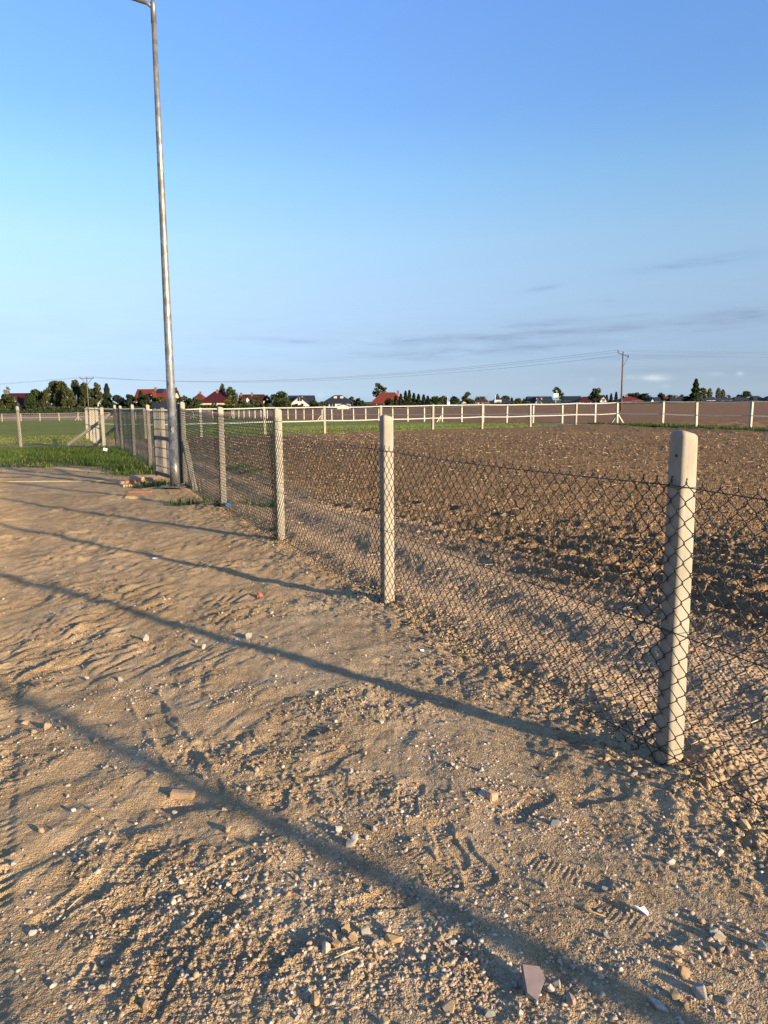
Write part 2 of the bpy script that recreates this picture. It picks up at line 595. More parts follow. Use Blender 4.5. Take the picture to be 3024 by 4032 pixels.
M = {
    'dirt': mat_dirt(), 'field': mat_field(), 'paddock': mat_paddock(), 'far': mat_farfield(),
    'concrete': mat_concrete(), 'concrete_grey': mat_concrete("concrete_grey", (0.23, 0.21, 0.17)),
    'cream': simple("cream_paint_post", (0.36, 0.325, 0.25), 0.8, 0.25, 0.12, 9.0),
    'tape': mat_tape(),
    'wire': simple("green_pvc_wire", (0.007, 0.012, 0.010), 0.45, 0.4, 0.2),
    'tie': simple("green_tie_wire", (0.03, 0.10, 0.05), 0.4, 0.4, 0.2),
    'gate': simple("anthracite_paint", (0.022, 0.024, 0.027), 0.5, 0.4, 0.15),
    'galv': mat_galv(),
    'hatch': simple("dull_hatch", (0.20, 0.19, 0.16), 0.7, 0.3, 0.2, 20),
    'blackiron': simple("dark_iron", (0.02, 0.02, 0.02), 0.5, 0.5),
    'whitestone': mat_stone("pale_stone", [(0.42, 0.37, 0.29), (0.50, 0.45, 0.36), (0.36, 0.33, 0.28), (0.47, 0.40, 0.29)]),
    'tanstone': mat_stone("tan_stone", [(0.420, 0.291, 0.158), (0.360, 0.252, 0.150), (0.470, 0.339, 0.194)]),
    'greystone': mat_stone("grey_stone", [(0.30, 0.28, 0.25), (0.36, 0.33, 0.30), (0.26, 0.25, 0.22)]),
    'pinkstone': mat_stone("pink_stone", [(0.40, 0.28, 0.21), (0.44, 0.31, 0.24)]),
    'gravel': mat_stone("mixed_gravel", [(0.30, 0.21, 0.125), (0.37, 0.27, 0.165), (0.43, 0.325, 0.21), (0.28, 0.21, 0.14), (0.50, 0.40, 0.28), (0.34, 0.27, 0.20), (0.38, 0.28, 0.18), (0.62, 0.55, 0.45)]),
    'palegravel': mat_stone("pale_gravel", [(0.36, 0.28, 0.19), (0.46, 0.37, 0.26), (0.33, 0.28, 0.22), (0.56, 0.48, 0.37), (0.41, 0.30, 0.2), (0.64, 0.58, 0.49), (0.30, 0.26, 0.22)]),
    'clod': mat_stone("soil_clod", [(0.128, 0.084, 0.048), (0.191, 0.131, 0.077), (0.264, 0.185, 0.114), (0.153, 0.101, 0.058), (0.340, 0.253, 0.160)]),
    'brickred': mat_stone("red_brick", [(0.42, 0.15, 0.08), (0.46, 0.17, 0.09)]),
    'brickpale': mat_stone("pale_brick", [(0.52, 0.32, 0.21), (0.5, 0.3, 0.2)]),
    'wood': simple("weathered_wood", (0.55, 0.42, 0.20), 0.8, 0.2, 0.2, 12),
    'stick': simple("dry_stick", (0.42, 0.27, 0.12), 0.85, 0.2, 0.25, 15),
    'straw': simple("dry_straw", (0.55, 0.43, 0.25), 0.85, 0.2, 0.2, 15),
    'tile': simple("mauve_tile", (0.20, 0.155, 0.14), 0.6, 0.3, 0.15, 25),
    'tiledark': simple("dark_tile", (0.09, 0.06, 0.06), 0.35, 0.5, 0.2, 25),
    'paper': simple("white_scrap", (0.8, 0.8, 0.82), 0.6, 0.3, 0.04),
    'blue': simple("blue_plastic", (0.03, 0.13, 0.40), 0.5, 0.4),
    'grass': mat_leaf("grass_blade", (0.017, 0.040, 0.006), (0.062, 0.100, 0.018), 0.3, 0.10),
    'turf': mat_leaf("turf_blade", (0.07, 0.10, 0.02), (0.17, 0.18, 0.05), 0.3),
    'oak': mat_leaf("broad_leaf", (0.0158, 0.0259, 0.0079), (0.0396, 0.0540, 0.0144), 0.2),
    'olive': mat_leaf("birch_leaf", (0.0245, 0.0317, 0.0101), (0.0576, 0.0648, 0.0216), 0.25),
    'pine': mat_leaf("pine_needle", (0.0072, 0.0137, 0.0058), (0.0216, 0.0302, 0.0101), 0.1),
    'yellowgreen': mat_leaf("yellow_leaf", (0.0432, 0.0468, 0.0101), (0.0936, 0.0864, 0.0216), 0.25),
    'hazytree': mat_leaf("hazy_grey_leaf", (0.06, 0.07, 0.045), (0.12, 0.125, 0.08), 0.2),  # pale grey leaf; air haze on the far poplars is put into this colour
    'bark': simple("bark", (0.08, 0.06, 0.045), 0.9, 0.2, 0.3, 3),
    'birchbark': simple("birch_bark", (0.48, 0.44, 0.38), 0.9, 0.2, 0.45, 2.5),
    'wallwhite': simple("white_render", (0.46, 0.445, 0.41), 0.85, 0.2, 0.04, 0.8),
    'wallcream': simple("cream_render", (0.46, 0.40, 0.29), 0.85, 0.2, 0.05, 0.8),
    'wallbrown': simple("dark_timber", (0.06, 0.04, 0.03), 0.8, 0.2, 0.2, 1.5),
    'wallgrey': simple("grey_render", (0.16, 0.15, 0.15), 0.85, 0.2, 0.1, 0.8),
    'glass': simple("window_glass", (0.02, 0.025, 0.03), 0.12, 0.6, 0.1),
    'frame': simple("window_frame", (0.55, 0.5, 0.42), 0.6, 0.3, 0.05),
    'brickchim': simple("chimney_brick", (0.15, 0.08, 0.06), 0.9, 0.2, 0.2, 4),
    'roofmaroon': mat_roof("maroon_tile", (0.048, 0.0065, 0.0075)),
    'roofred': mat_roof("red_tile", (0.105, 0.017, 0.010)),
    'rooforange': mat_roof("orange_tile", (0.125, 0.023, 0.012)),
    'roofdark': mat_roof("dark_slate", (0.020, 0.022, 0.028)),
    'roofnavy': mat_roof("navy_slate", (0.022, 0.028, 0.042)),
    'roofbrown': mat_roof("brown_tile", (0.045, 0.022, 0.018)),
    'pvpanel': simple("solar_glass", (0.012, 0.016, 0.03), 0.15, 0.6, 0.1),
    'timberpole': simple("pole_timber", (0.10, 0.078, 0.058), 0.9, 0.2, 0.25, 3),
    'cable': simple("aluminium_cable", (0.16, 0.17, 0.18), 0.6, 0.4, 0.05),
    'insul': simple("insulator", (0.06, 0.04, 0.035), 0.4, 0.5),
}


# ------------------------------------------------------------------ noise in numpy
def _hash(ix, iy, seed):
    h = (ix.astype(np.int64) * 374761393 + iy.astype(np.int64) * 668265263 + seed * 1442695041) & 0xFFFFFFFF
    h = ((h ^ (h >> 13)) * 1274126177) & 0xFFFFFFFF
    return h ^ (h >> 16)


def pn(x, y, seed=0):
    """gradient noise, about -0.7..0.7"""
    x = np.asarray(x, dtype=np.float64); y = np.asarray(y, dtype=np.float64)
    ix = np.floor(x).astype(np.int64); iy = np.floor(y).astype(np.int64)
    fx, fy = x - ix, y - iy
    u = fx * fx * fx * (fx * (fx * 6 - 15) + 10)
    v = fy * fy * fy * (fy * (fy * 6 - 15) + 10)

    def g(jx, jy):
        a = (_hash(ix + jx, iy + jy, seed) & 1023) * (2 * math.pi / 1024)
        return np.cos(a) * (fx - jx) + np.sin(a) * (fy - jy)
    n00, n10, n01, n11 = g(0, 0), g(1, 0), g(0, 1), g(1, 1)
    return (n00 * (1 - u) + n10 * u) * (1 - v) + (n01 * (1 - u) + n11 * u) * v


def worley(x, y, seed=0):
    ix = np.floor(x).astype(np.int64); iy = np.floor(y).astype(np.int64)
    best = np.full(np.shape(x), 9.0)
    for dx in (-1, 0, 1):
        for dy in (-1, 0, 1):
            h = _hash(ix + dx, iy + dy, seed)
            px = ix + dx + (h & 1023) / 1024.0
            py = iy + dy + ((h >> 10) & 1023) / 1024.0
            best = np.minimum(best, (x - px) ** 2 + (y - py) ** 2)
    return np.sqrt(best)


def sst(a, b, x):
    t = np.clip((x - a) / (b - a), 0, 1)
    return t * t * (3 - 2 * t)


# ------------------------------------------------------------------ layout
P1 = np.array([1.27, 3.26]); FD = np.array([-1.252, 2.85]); FD /= np.linalg.norm(FD)   # fence direction, away
FN = np.array([FD[1], -FD[0]])                                                         # towards the field
CORNER = np.array([-10.06, 29.02])
A_L, A_R = np.array([-11.5, 36.0]), np.array([15.1, 50.0])
B_END = np.array([-27.5, 141.0])
R_END = np.array([18.6, 39.0])


def ray_dir(px, py):
    return _f + _R * (px - CX) / F - _U * (py - CY) / F


def ground_px(px, py, z=0.0):
    d = ray_dir(px, py)
    t = (z - CAM_H) / d[2]
    return d[0] * t, d[1] * t


def sdist(x, y):
    return (x - P1[0]) * FN[0] + (y - P1[1]) * FN[1]


def adist(x, y):
    """alongside: metres along the fence from P1"""
    return (x - P1[0]) * FD[0] + (y - P1[1]) * FD[1]


def side(a, b, x, y):
    """>0 on the left of a->b"""
    return (b[0] - a[0]) * (y - a[1]) - (b[1] - a[1]) * (x - a[0])


def linedist(a, b, x, y):
    return side(a, b, x, y) / math.hypot(b[0] - a[0], b[1] - a[1])


def terrain(x, y):
    S = sst(10, 60, y)
    dip = np.interp(y, [45, 80, 140, 250, 400, 3000], [0, .42, 1.0, .55, .45, .45])
    return 0.008 * np.clip(x, -160, 160) * S - dip


# footprints: px, py, heading(px direction dx,dy), length
PRINTS = [(1100, 3130, 25, -110), (1400, 3115, 110, 30), (1610, 3150, 20, -80), (1760, 3330, 40, 90), (1850, 3390, 60, 80), (900, 3440, 110, -60),
          (640, 2870, 50, 90), (760, 3000, 50, -70), (1210, 2860, 60, 40), (1700, 3420, 60, 60), (2080, 3180, 60, -40),
          (640, 3880, 60, -110), (1080, 3800, 70, -80), (1180, 2180, 60, 20), (300, 3560, 90, -60), (2350, 3150, 100, -20), (1330, 2990, -70, 40),
          (560, 3400, 50, -60), (2500, 3640, 90, 40), (2000, 2560, 80, 60), (1560, 2620, 80, 10), (980, 2940, 40, 60), (2230, 3440, 60, 20), (1500, 3560, 80, -30),
          (830, 3640, 60, -70), (420, 3780, 50, -80), (1900, 3800, 60, 60)]


def yard_micro(x, y, r):
    rough = sst(-0.12, 0.28, pn(x * 1.1 + 3, y * 1.1, 11) + 0.35 * pn(x * 3.1, y * 3.1, 12))
    near = 1.0 - sst(9, 24, r)
    # ripples in the trampled sand at the left
    c70, s70 = math.cos(math.radians(72)), math.sin(math.radians(72))
    wx = x + 0.10 * pn(x * 1.7, y * 1.7, 21)
    a = wx * c70 + y * s70
    b = -wx * s70 + y * c70
    rm = sst(-0.4, -1.6, x + 0.25 * y * 0.0) * sst(3.0, 4.6, y) * (1 - sst(12, 20, y))
    rm = np.maximum(rm, 0.15 * sst(0.3, -0.6, x) * (1 - sst(2.6, 4.0, y)))
    rip = np.abs(pn(b * 6.0, a * 1.9, 22)) * 0.034 + (np.abs(pn(b * 13.0, a * 4.5, 23)) - .1) * 0.026
    z = rip * (0.18 + 0.75 * rm) * (0.35 + 1.1 * sst(-.25, .3, pn(x * 1.6, y * .9, 20)))
    z += 0.012 * pn(x * 2.6, y * 2.6, 24)
    wq = x + .12 * pn(x * 3, y * 3, 91); vq = y + .12 * pn(x * 3 + 7, y * 3, 92)
    z += 0.020 * np.abs(pn(wq * 3.4, vq * 3.4, 93)) * (1 - sst(4.0, 7.0, r)) * sst(.9, -.6, x)
    # footfalls: shallow rounded hollows everywhere
    wl_ = worley(x * 3.0 + 0.3 * pn(x * 2, y * 2, 5), y * 3.0, 25)
    z += 0.007 * sst(0.12, 0.5, wl_) * near
    z += (0.009 * pn(x * 8, y * 8, 26) + 0.012 * np.abs(pn(x * 16, y * 16, 27))) * (0.45 + 0.9 * rough)
    z += (0.010 * np.abs(pn(x * 34, y * 34, 28)) + 0.009 * np.abs(pn(x * 70, y * 70, 29))) * (0.35 + 1.0 * rough) * near
    return z, rough


def prints(x, y):
    z = np.zeros_like(x)
    for i, (px, py, dx, dy) in enumerate(PRINTS):
        gx, gy = ground_px(px, py)
        hx, hy = ground_px(px + dx, py + dy)
        L = math.hypot(hx - gx, hy - gy)
        ux, uy = (hx - gx) / L, (hy - gy) / L
        m = (np.abs(x - gx) < 0.25) & (np.abs(y - gy) < 0.25)
        if not m.any():
            continue
        a = (x[m] - gx) * ux + (y[m] - gy) * uy
        b = -(x[m] - gx) * uy + (y[m] - gy) * ux
        half = 0.048 - 0.010 * np.cos((a + 0.03) * 24)
        inside = sst(1.12, 0.9, np.sqrt((a / 0.145) ** 4 + (b / half) ** 4) ** 0.5)
        rim = sst(1.5, 1.12, np.sqrt((a / 0.145) ** 2 + (b / half) ** 2)) - inside
        tread = 0.0013 * np.sign(np.sin(a * 300 + 40 * b * (i % 2))) * sst(0.15, 0.5, pn(x[m] * 9, y[m] * 9, 77) + 0.55)
        z[m] += -0.0065 * inside + 0.003 * np.clip(rim, 0, 1) + tread * inside
    return z


TR_A = np.array(ground_px(20, 3990)); TR_B = np.array(ground_px(60, 3150))
BT_A = np.array(ground_px(500, 2760)); BT_B = np.array(ground_px(745, 3170))


def tracks(x, y):
    z = np.zeros_like(x)
    # lugged tyre print along the left edge
    d = TR_B - TR_A; L = np.linalg.norm(d); d /= L
    a = (x - TR_A[0]) * d[0] + (y - TR_A[1]) * d[1]
    b = -(x - TR_A[0]) * d[1] + (y - TR_A[1]) * d[0]
    m = sst(-0.02, 0.02, b) * sst(0.30, 0.26, b) * sst(-.5, -.2, a) * sst(L + 3.0, L + 1.0, a)
    z += m * (-0.008 + 0.0042 * np.sin(a * 2 * math.pi / 0.048 + 18 * b + 2.5 * pn(x * 5, y * 5, 73)) * (.3 + 1.2 * sst(-.2, .3, pn(x * 3, y * 3, 74))))
    # block print with raised edges
    d = BT_B - BT_A; L = np.linalg.norm(d); d /= L
    a = (x - BT_A[0]) * d[0] + (y - BT_A[1]) * d[1]
    b = -(x - BT_A[0]) * d[1] + (y - BT_A[1]) * d[0]
    al = sst(-0.05, 0.05, a) * sst(L + .02, L - .05, a)
    z += al * (.45 + .9 * sst(-.25, .25, pn(x * 7, y * 7, 75))) * (0.007 * np.exp(-((b - 0.0) / 0.014) ** 2) + 0.006 * np.exp(-((b - 0.17) / 0.014) ** 2) - 0.006 * sst(0.0, 0.03, b) * sst(0.17, 0.14, b))
    z -= 0.03 * np.exp(-(((x - BT_B[0] + .03) / 0.10) ** 2 + ((y - BT_B[1]) / 0.06) ** 2))
    return z


POSTS_ALONG = [0.0, 3.11, 6.21, 9.33, 12.95]
MOUNDS = [(0.0, 0.06, .38), (3.11, 0.05, .45), (6.21, 0.04, .4), (9.33, 0.04, .4), (12.4, 0.08, .7)]


def base_shape(x, y):
    """broad shape without crumbs"""
    r = np.hypot(x, y)
    z = terrain(x, y)
    z = z + 0.035 * pn(x * 0.55, y * 0.55, 1) * sst(2, 6, r) + 0.02 * pn(x * 1.3, y * 1.3, 2)
    s, a = sdist(x, y), adist(x, y)
    for (al, h, w) in MOUNDS:
        z = z + h * np.exp(-(((a - al) / w) ** 2 + (s / (w * .8)) ** 2)) - 0.05 * np.exp(-(((a - al - .02) / .10) ** 2 + ((s + .02) / .12) ** 2))
    return z


def gz(x, y, full=True):
    x = np.atleast_1d(np.asarray(x, float)); y = np.atleast_1d(np.asarray(y, float))
    r = np.hypot(x, y)
    z = base_shape(x, y)
    if not full:
        return z
    s, a = sdist(x, y), adist(x, y)
    yard = np.maximum(sst(0.25, -0.05, s) * sst(29.8, 28.8, y), sst(4, 2, r) * sst(.25, -.05, s))
    beyondA = sst(-0.6, 0.6, linedist(A_L, A_R, x, y))
    beyondR = sst(0.3, -0.3, linedist(R_END, A_R, x, y)) * sst(5, 12, x)
    left = sst(29.0, 29.8, y) * sst(0.6, -0.6, s)
    grassy = np.clip(np.maximum(beyondA, left), 0, 1)
    fld = np.clip((1 - yard) * (1 - grassy), 0, 1)
    zy, rough = yard_micro(x, y, r)
    near_m = (r < 12)
    extra = np.zeros_like(x)
    if near_m.any():
        extra[near_m] = prints(x[near_m], y[near_m]) + tracks(x[near_m], y[near_m])
    z = z + yard * (zy + extra)
    # loosened soil along the foot of the fence
    bank = np.exp(-((s + 0.05) / 0.35) ** 2) * sst(14, 11, a)
    z += bank * (0.03 * np.abs(pn(x * 9, y * 9, 61)) + 0.015 * np.abs(pn(x * 22, y * 22, 62)))
    # ploughed soil
    sm = sst(1.2, 2.6, s + 0.5 * pn(x * .8, y * .8, 31)) # smooth headland first
    dirA, dirB = math.radians(-54), math.radians(-14)
    bl = sst(7, 13, y + 0.3 * x)
    pa = (-x * math.sin(dirA) + y * math.cos(dirA)) + .12 * pn(x * .9, y * .9, 32)
    pb = (-x * math.sin(dirB) + y * math.cos(dirB)) + .12 * pn(x * .9, y * .9, 33)
    rows = (1 - bl) * np.sin(pa * 2 * math.pi / 0.36) + bl * np.sin(pb * 2 * math.pi / 0.48)
    cl = 0.030 * (0.55 - worley(x * 9.0, y * 9.0, 34)) + 0.024 * (0.55 - worley(x * 19, y * 19, 35)) + 0.020 * np.abs(pn(x * 3.5, y * 3.5, 36)) + 0.02 * np.abs(pn(x * 26, y * 26, 37))
    ps = -((x) * FD[0] + y * FD[1]) * 0 + s
    rut = 0.03 * np.sin(ps * 2 * math.pi / 0.9 + 1.2 * pn(x * .5, y * .5, 38)) + 0.035 * np.abs(pn(x * 3, y * 3, 39)) + 0.02 * np.abs(pn(x * 9, y * 9, 40)) + .012 * np.abs(pn(x * 24, y * 24, 41))
    zf = sm * (rows * 0.046 * (.6 + .8 * sst(-.3, .3, pn(x * 1.3, y * 1.3, 42))) + cl) + (1 - sm) * rut
    # lug dents of the tractor tyre
    for (q0, q1) in (((0.80, 9.91), (1.51, 8.97)), ((1.78, 10.81), (2.85, 9.7))):
        dx, dy = q1[0] - q0[0], q1[1] - q0[1]; L = math.hypot(dx, dy); dx /= L; dy /= L
        aa = (x - q0[0]) * dx + (y - q0[1]) * dy
        bb = -(x - q0[0]) * dy + (y - q0[1]) * dx
        mm = sst(.22, .16, np.abs(bb)) * sst(-3.5, -3, aa) * sst(L + 3.5, L + 3, aa)
        zf = zf * (1 - mm) + mm * (-0.05 + 0.055 * sst(-.3, .5, np.sin(aa * 2 * math.pi / 0.27 + 5 * np.abs(bb))))
    z += fld * zf
    z += grassy * (0.05 * np.abs(pn(x * 1.3, y * 1.3, 51)) + .03 * np.abs(pn(x * 4, y * 4, 52)))
    return z


def gz1(x, y, full=True):
    return float(gz(x, y, full)[0])


# ------------------------------------------------------------------ ground sheets
def build_ground():
    inner = np.radians(np.arange(-37, 37.001, 0.105))
    outer_r = np.radians(np.concatenate([np.arange(37.6, 60, 0.8), np.arange(60, 180, 4.0)]))
    th = np.concatenate([-outer_r[::-1], inner, outer_r])
    rr = [0.05, 0.2, 0.4, 0.6, 0.8, 1.0, 1.15, 1.3, 1.4, 1.5]
    r = 1.5
    while r < 60:
        r += 0.0042 * (r / 2) ** 1.5
        rr.append(r)
    while r < 4000:
        r *= 1.02 if r < 400 else 1.12
        rr.append(r)
    rr = np.array(rr)
    T, Rr = np.meshgrid(th, rr)
    X, Y = (Rr * np.sin(T)).ravel(), (Rr * np.cos(T)).ravel()
    Z = gz(X, Y)
    far = sst(900, 4000, np.hypot(X, Y))
    Z = Z - far * 0.0
    nc, nr = len(th), len(rr)
    idx = np.arange(nr * nc).reshape(nr, nc)
    q = np.stack([idx[:-1, :-1], idx[:-1, 1:], idx[1:, 1:], idx[1:, :-1]], -1).reshape(-1, 4)[:, ::-1]
    seam = np.stack([idx[:-1, -1], idx[:-1, 0], idx[1:, 0], idx[1:, -1]], -1)[:, ::-1]
    q = np.concatenate([q, seam])
    cx, cy = X[q].mean(1), Y[q].mean(1)
    wob = 0.25 * pn(cx * 1.5, cy * 1.5, 71)
    s = sdist(cx, cy)
    ld = linedist(A_L, A_R, cx, cy)
    lb = linedist(A_R, B_END, cx, cy)       # >0 : left of B (inside paddock)
    isyard = ((s < 0.0) & (cy < 29.1)) | ((cy <= 0) & (s < 0))
    ispad = (~isyard) & (((ld + wob > 0) & (lb > 0)) | ((s < 0) & (cy >= 29.1) & (ld > -6))) & (cy < 146 + 0.0 * cx) & (cy > 0)
    ispad &= ~((cx > -10.5) & (ld + wob < 0) & (s > 0))
    beyondR = (linedist(R_END, A_R, cx, cy) < 0) & (cx > 10)
    isfar = (~isyard) & (~ispad) & (((lb <= 0) & (ld > 0) & beyondR) | ((lb <= 0) & (cy > 48) & (cx < 16)) | (cy >= 140) | (beyondR & (cy > 20)))
    isfld = ~(isyard | ispad | isfar)
    out = {}
    for nm, msk, mt in (("dirt_ground", isyard, 'dirt'), ("ploughed_field", isfld, 'field'), ("paddock_grass", ispad, 'paddock'), ("distant_field", isfar, 'far')):
        fq = q[msk]
        used, inv = np.unique(fq, return_inverse=True)
        V = np.stack([X[used], Y[used], Z[used]], -1)
        o = mesh_np(nm, V, inv.reshape(-1, 4), M[mt], smooth=True)
        o["kind"] = "structure"
        x, y = V[:, 0], V[:, 1]
        ss = sdist(x, y)
        if nm == "dirt_ground":
            pale = sst(0.12, 0.42, pn(x * .55 + 9, y * .55, 81) + .3 * pn(x * 2, y * 2, 82)) * sst(-3.0, -.4, x - .15 * y) * sst(3.0, 4.4, y) * 0.7
            grass = grass_mask(x, y) * .8
        elif nm == "ploughed_field":
            pale = sst(2.6, 1.0, ss + .5 * pn(x * .8, y * .8, 31))
            vr = linedist(R_END, A_R, x, y)
            grass = sst(1.1, .5, np.abs(vr - .3) + .5 * pn(x * 1.2, y * 1.2, 83)) * sst(8, 13, x)
            grass = np.maximum(grass, .6 * sst(0.18, 0.35, pn(x * .9, y * .9, 84)) * sst(3, 1.5, ss) * sst(12, 15, y) * 0.8)
            grass = np.maximum(grass, .5 * sst(.3, .0, np.abs(linedist(A_L, A_R, x, y))))
        elif nm == "paddock_grass":
            e1 = sst(30.6, 33.0, y + .9 * pn(x * .6, y * .6, 85))
            ldd = linedist(A_L, A_R, x, y)
            e1 = np.where((x > -11.5), np.maximum(e1 * 0, sst(-.2, .7, ldd + .5 * pn(x * .8, y * .8, 86))), e1)
            e1 = e1 * (1 - sst(9, 12.5, x) * (.75 + .4 * pn(x, y, 87)))
            grass = np.clip(e1 - .35 * sst(.2, .4, pn(x * .25, y * .25, 88)), 0, 1)
            pale = np.zeros_like(x)
        else:
            pale = sst(-14, -40, x + 0.04 * y) * .95
            rgt = sst(6, 30, x)
            fe = far_edge(x)
            grass = rgt * sst(-14, -8, y - fe) * (0.4 + .6 * sst(-.1, .2, pn(x * .08, y * .3, 89)))
            lbd = linedist(A_R, B_END, x, y)
            grass = np.maximum(grass, .8 * sst(1.2, .3, np.abs(lbd) + .6 * pn(x * .5, y * .5, 90)) * (y > 49))
            vr = linedist(R_END, A_R, x, y)
            grass = np.maximum(grass, sst(.9, .4, np.abs(vr) + .3 * pn(x, y, 91)) * (x > 12) * (y < 60))
            grass = np.maximum(grass, sst(0, 12, y - fe))
        if nm == "dirt_ground":
            grey = np.clip(sst(-2.6, .6, x - .10 * y + .9 * pn(x * .7, y * .7, 97)) + .5 * sst(.0, .35, pn(x * .5 + 4, y * .5, 98)), 0, 1)
        else:
            grey = pale * 0
        for an, arr in (("grass", grass), ("pale", pale), ("grey", grey)):
            at = o.data.attributes.new(an, 'FLOAT', 'POINT')
            at.data.foreach_set("value", np.asarray(arr, dtype=np.float32))
        out[nm] = o
    return out


def far_edge(x):
    """distance at which the ploughed land ends and gardens begin"""
    return np.interp(x, [-200, -60, 0, 60, 200], [232, 232, 236, 262, 290])


def grass_mask(x, y):
    n = pn(x * .55, y * .55, 95) + .5 * pn(x * 1.6, y * 1.6, 96)
    s = sdist(x, y)
    m = sst(19.4, 22.6, y + 2.4 * n + 0.05 * (x + 8) + .8 * pn(x * 4, y * 4, 94)) * sst(30.0, 28.6, y) * sst(.25, -.1, s)
    m *= 1 - .9 * np.exp(-(((x + 11.2) / 2.0) ** 2 + ((y - 20.9) / .8) ** 2))
    m = np.maximum(m, sst(17.0, 18.6, y + n) * np.exp(-((s + .45) / .5) ** 2) * sst(30, 28.6, y) * (s < .2))
    for (gx, gy, rx, ry) in ((-4.66, 15.2, .48, .5), (-3.2, 12.4, .42, .28), (-2.55, 12.0, .25, .2)):
        m = np.maximum(m, sst(1.1, .6, np.hypot((x - gx) / rx, (y - gy) / ry) + .5 * n))
    return np.clip(m, 0, 1)


build_ground()


# ------------------------------------------------------------------ chain-link fence
def along(d, off=0.0):
    p = P1 + FD * d + FN * off
    return float(p[0]), float(p[1])


def tubes_np(lines, nrm, rad, n=5):
    """lines: (L, K, 3) polylines lying about a plane with normal nrm -> V, F"""
    L, K, _ = lines.shape
    tan = np.empty_like(lines)
    tan[:, 1:-1] = lines[:, 2:] - lines[:, :-2]
    tan[:, 0] = lines[:, 1] - lines[:, 0]
    tan[:, -1] = lines[:, -1] - lines[:, -2]
    tan /= np.linalg.norm(tan, axis=2, keepdims=True) + 1e-9
    side_ = np.cross(tan, nrm)
    side_ /= np.linalg.norm(side_, axis=2, keepdims=True) + 1e-9
    nn = np.cross(side_, tan)
    ang = 2 * math.pi * np.arange(n) / n
    ring = lines[:, :, None, :] + rad * (np.cos(ang)[None, None, :, None] * side_[:, :, None, :] + np.sin(ang)[None, None, :, None] * nn[:, :, None, :])
    V = ring.reshape(-1, 3)
    idx = np.arange(L * K * n).reshape(L, K, n)
    a = idx[:, :-1, :]; b = idx[:, 1:, :]
    Fq = np.stack([a, np.roll(a, -1, 2), np.roll(b, -1, 2), b], -1).reshape(-1, 4)
    return V, Fq


CELL = 0.086


def netting(name, a, b, zb_a, zb_b, ht, nrm2, parent, rad=0.0022, seed=0, hook=True, cols=None, sag=0.02, ragged=False):
    a = np.array(a, float); b = np.array(b, float)
    L = np.linalg.norm(b - a); d = (b - a) / L
    hw = CELL / 2
    N = 2 * int(round(L / hw / 2)) if cols is None else cols
    hx_ = L / N if cols is None else hw
    Mj = int(round(ht / hw))
    Mj += Mj % 2
    k = np.arange(N)[:, None]; j = np.arange(Mj + 1)[None, :]
    ext = ((j + k) % 2)
    u0 = (k + ext) * hx_
    sgn = np.where(ext == 1, 1.0, -1.0)
    # two vertices per bend so the knuckle reads rounded
    us, zs, os_ = [], [], []
    for e in (-1, 1):
        us.append(u0 + sgn * 0.0026); zs.append(j * hw + e * 0.0035 + 0 * u0); os_.append(e * 0.0016 * np.ones_like(u0) * np.where(sgn > 0, 1, -1))
    u = np.stack(us, -1).reshape(N, -1); zz = np.stack(zs, -1).reshape(N, -1); oo = np.stack(os_, -1).reshape(N, -1)
    if hook:
        # twisted ends, top and bottom
        t_u = u[:, -1:] ; t_z = zz[:, -1:]
        u = np.concatenate([u[:, :1] + 0.006 * np.where(ext[:, :1] == 1, -1, 1), u, t_u - 0.004 * np.where(ext[:, -1:] == 1, 1, -1)], 1)
        zz = np.concatenate([zz[:, :1] - 0.014, zz, t_z + 0.013], 1)
        oo = np.concatenate([oo[:, :1] - 0.004, oo, oo[:, -1:] + 0.003], 1)
    t = u / L
    base = zb_a + (zb_b - zb_a) * t
    mid = np.sin(np.clip(t, 0, 1) * math.pi)
    zr = zz / ht
    uu = u + 0.010 * pn(u * 2.2 + seed * 7, zz * 2.2, 201 + seed) + 0.003 * pn(u * 11 + seed * 7, zz * 11, 204 + seed)
    z = base + zz + 0.010 * pn(u * 2.0 + seed * 9, zz * 2.0, 202 + seed) - sag * mid * zr
    off = oo + 0.018 * mid * pn(u * 1.1 + seed * 5, zz * 1.1, 203 + seed) + 0.012 * mid * (1 - zr) * pn(u * 5, zz * 5, 206)
    pts = np.empty(u.shape + (3,))
    pts[..., 0] = a[0] + d[0] * uu + nrm2[0] * off
    pts[..., 1] = a[1] + d[1] * uu + nrm2[1] * off
    pts[..., 2] = z
    V, Fq = tubes_np(pts, np.array([nrm2[0], nrm2[1], 0.0]), rad, 5)
    o = mesh_np(name, V, Fq, M['wire'], parent, smooth=True)
    o["kind"] = "stuff"
    return o


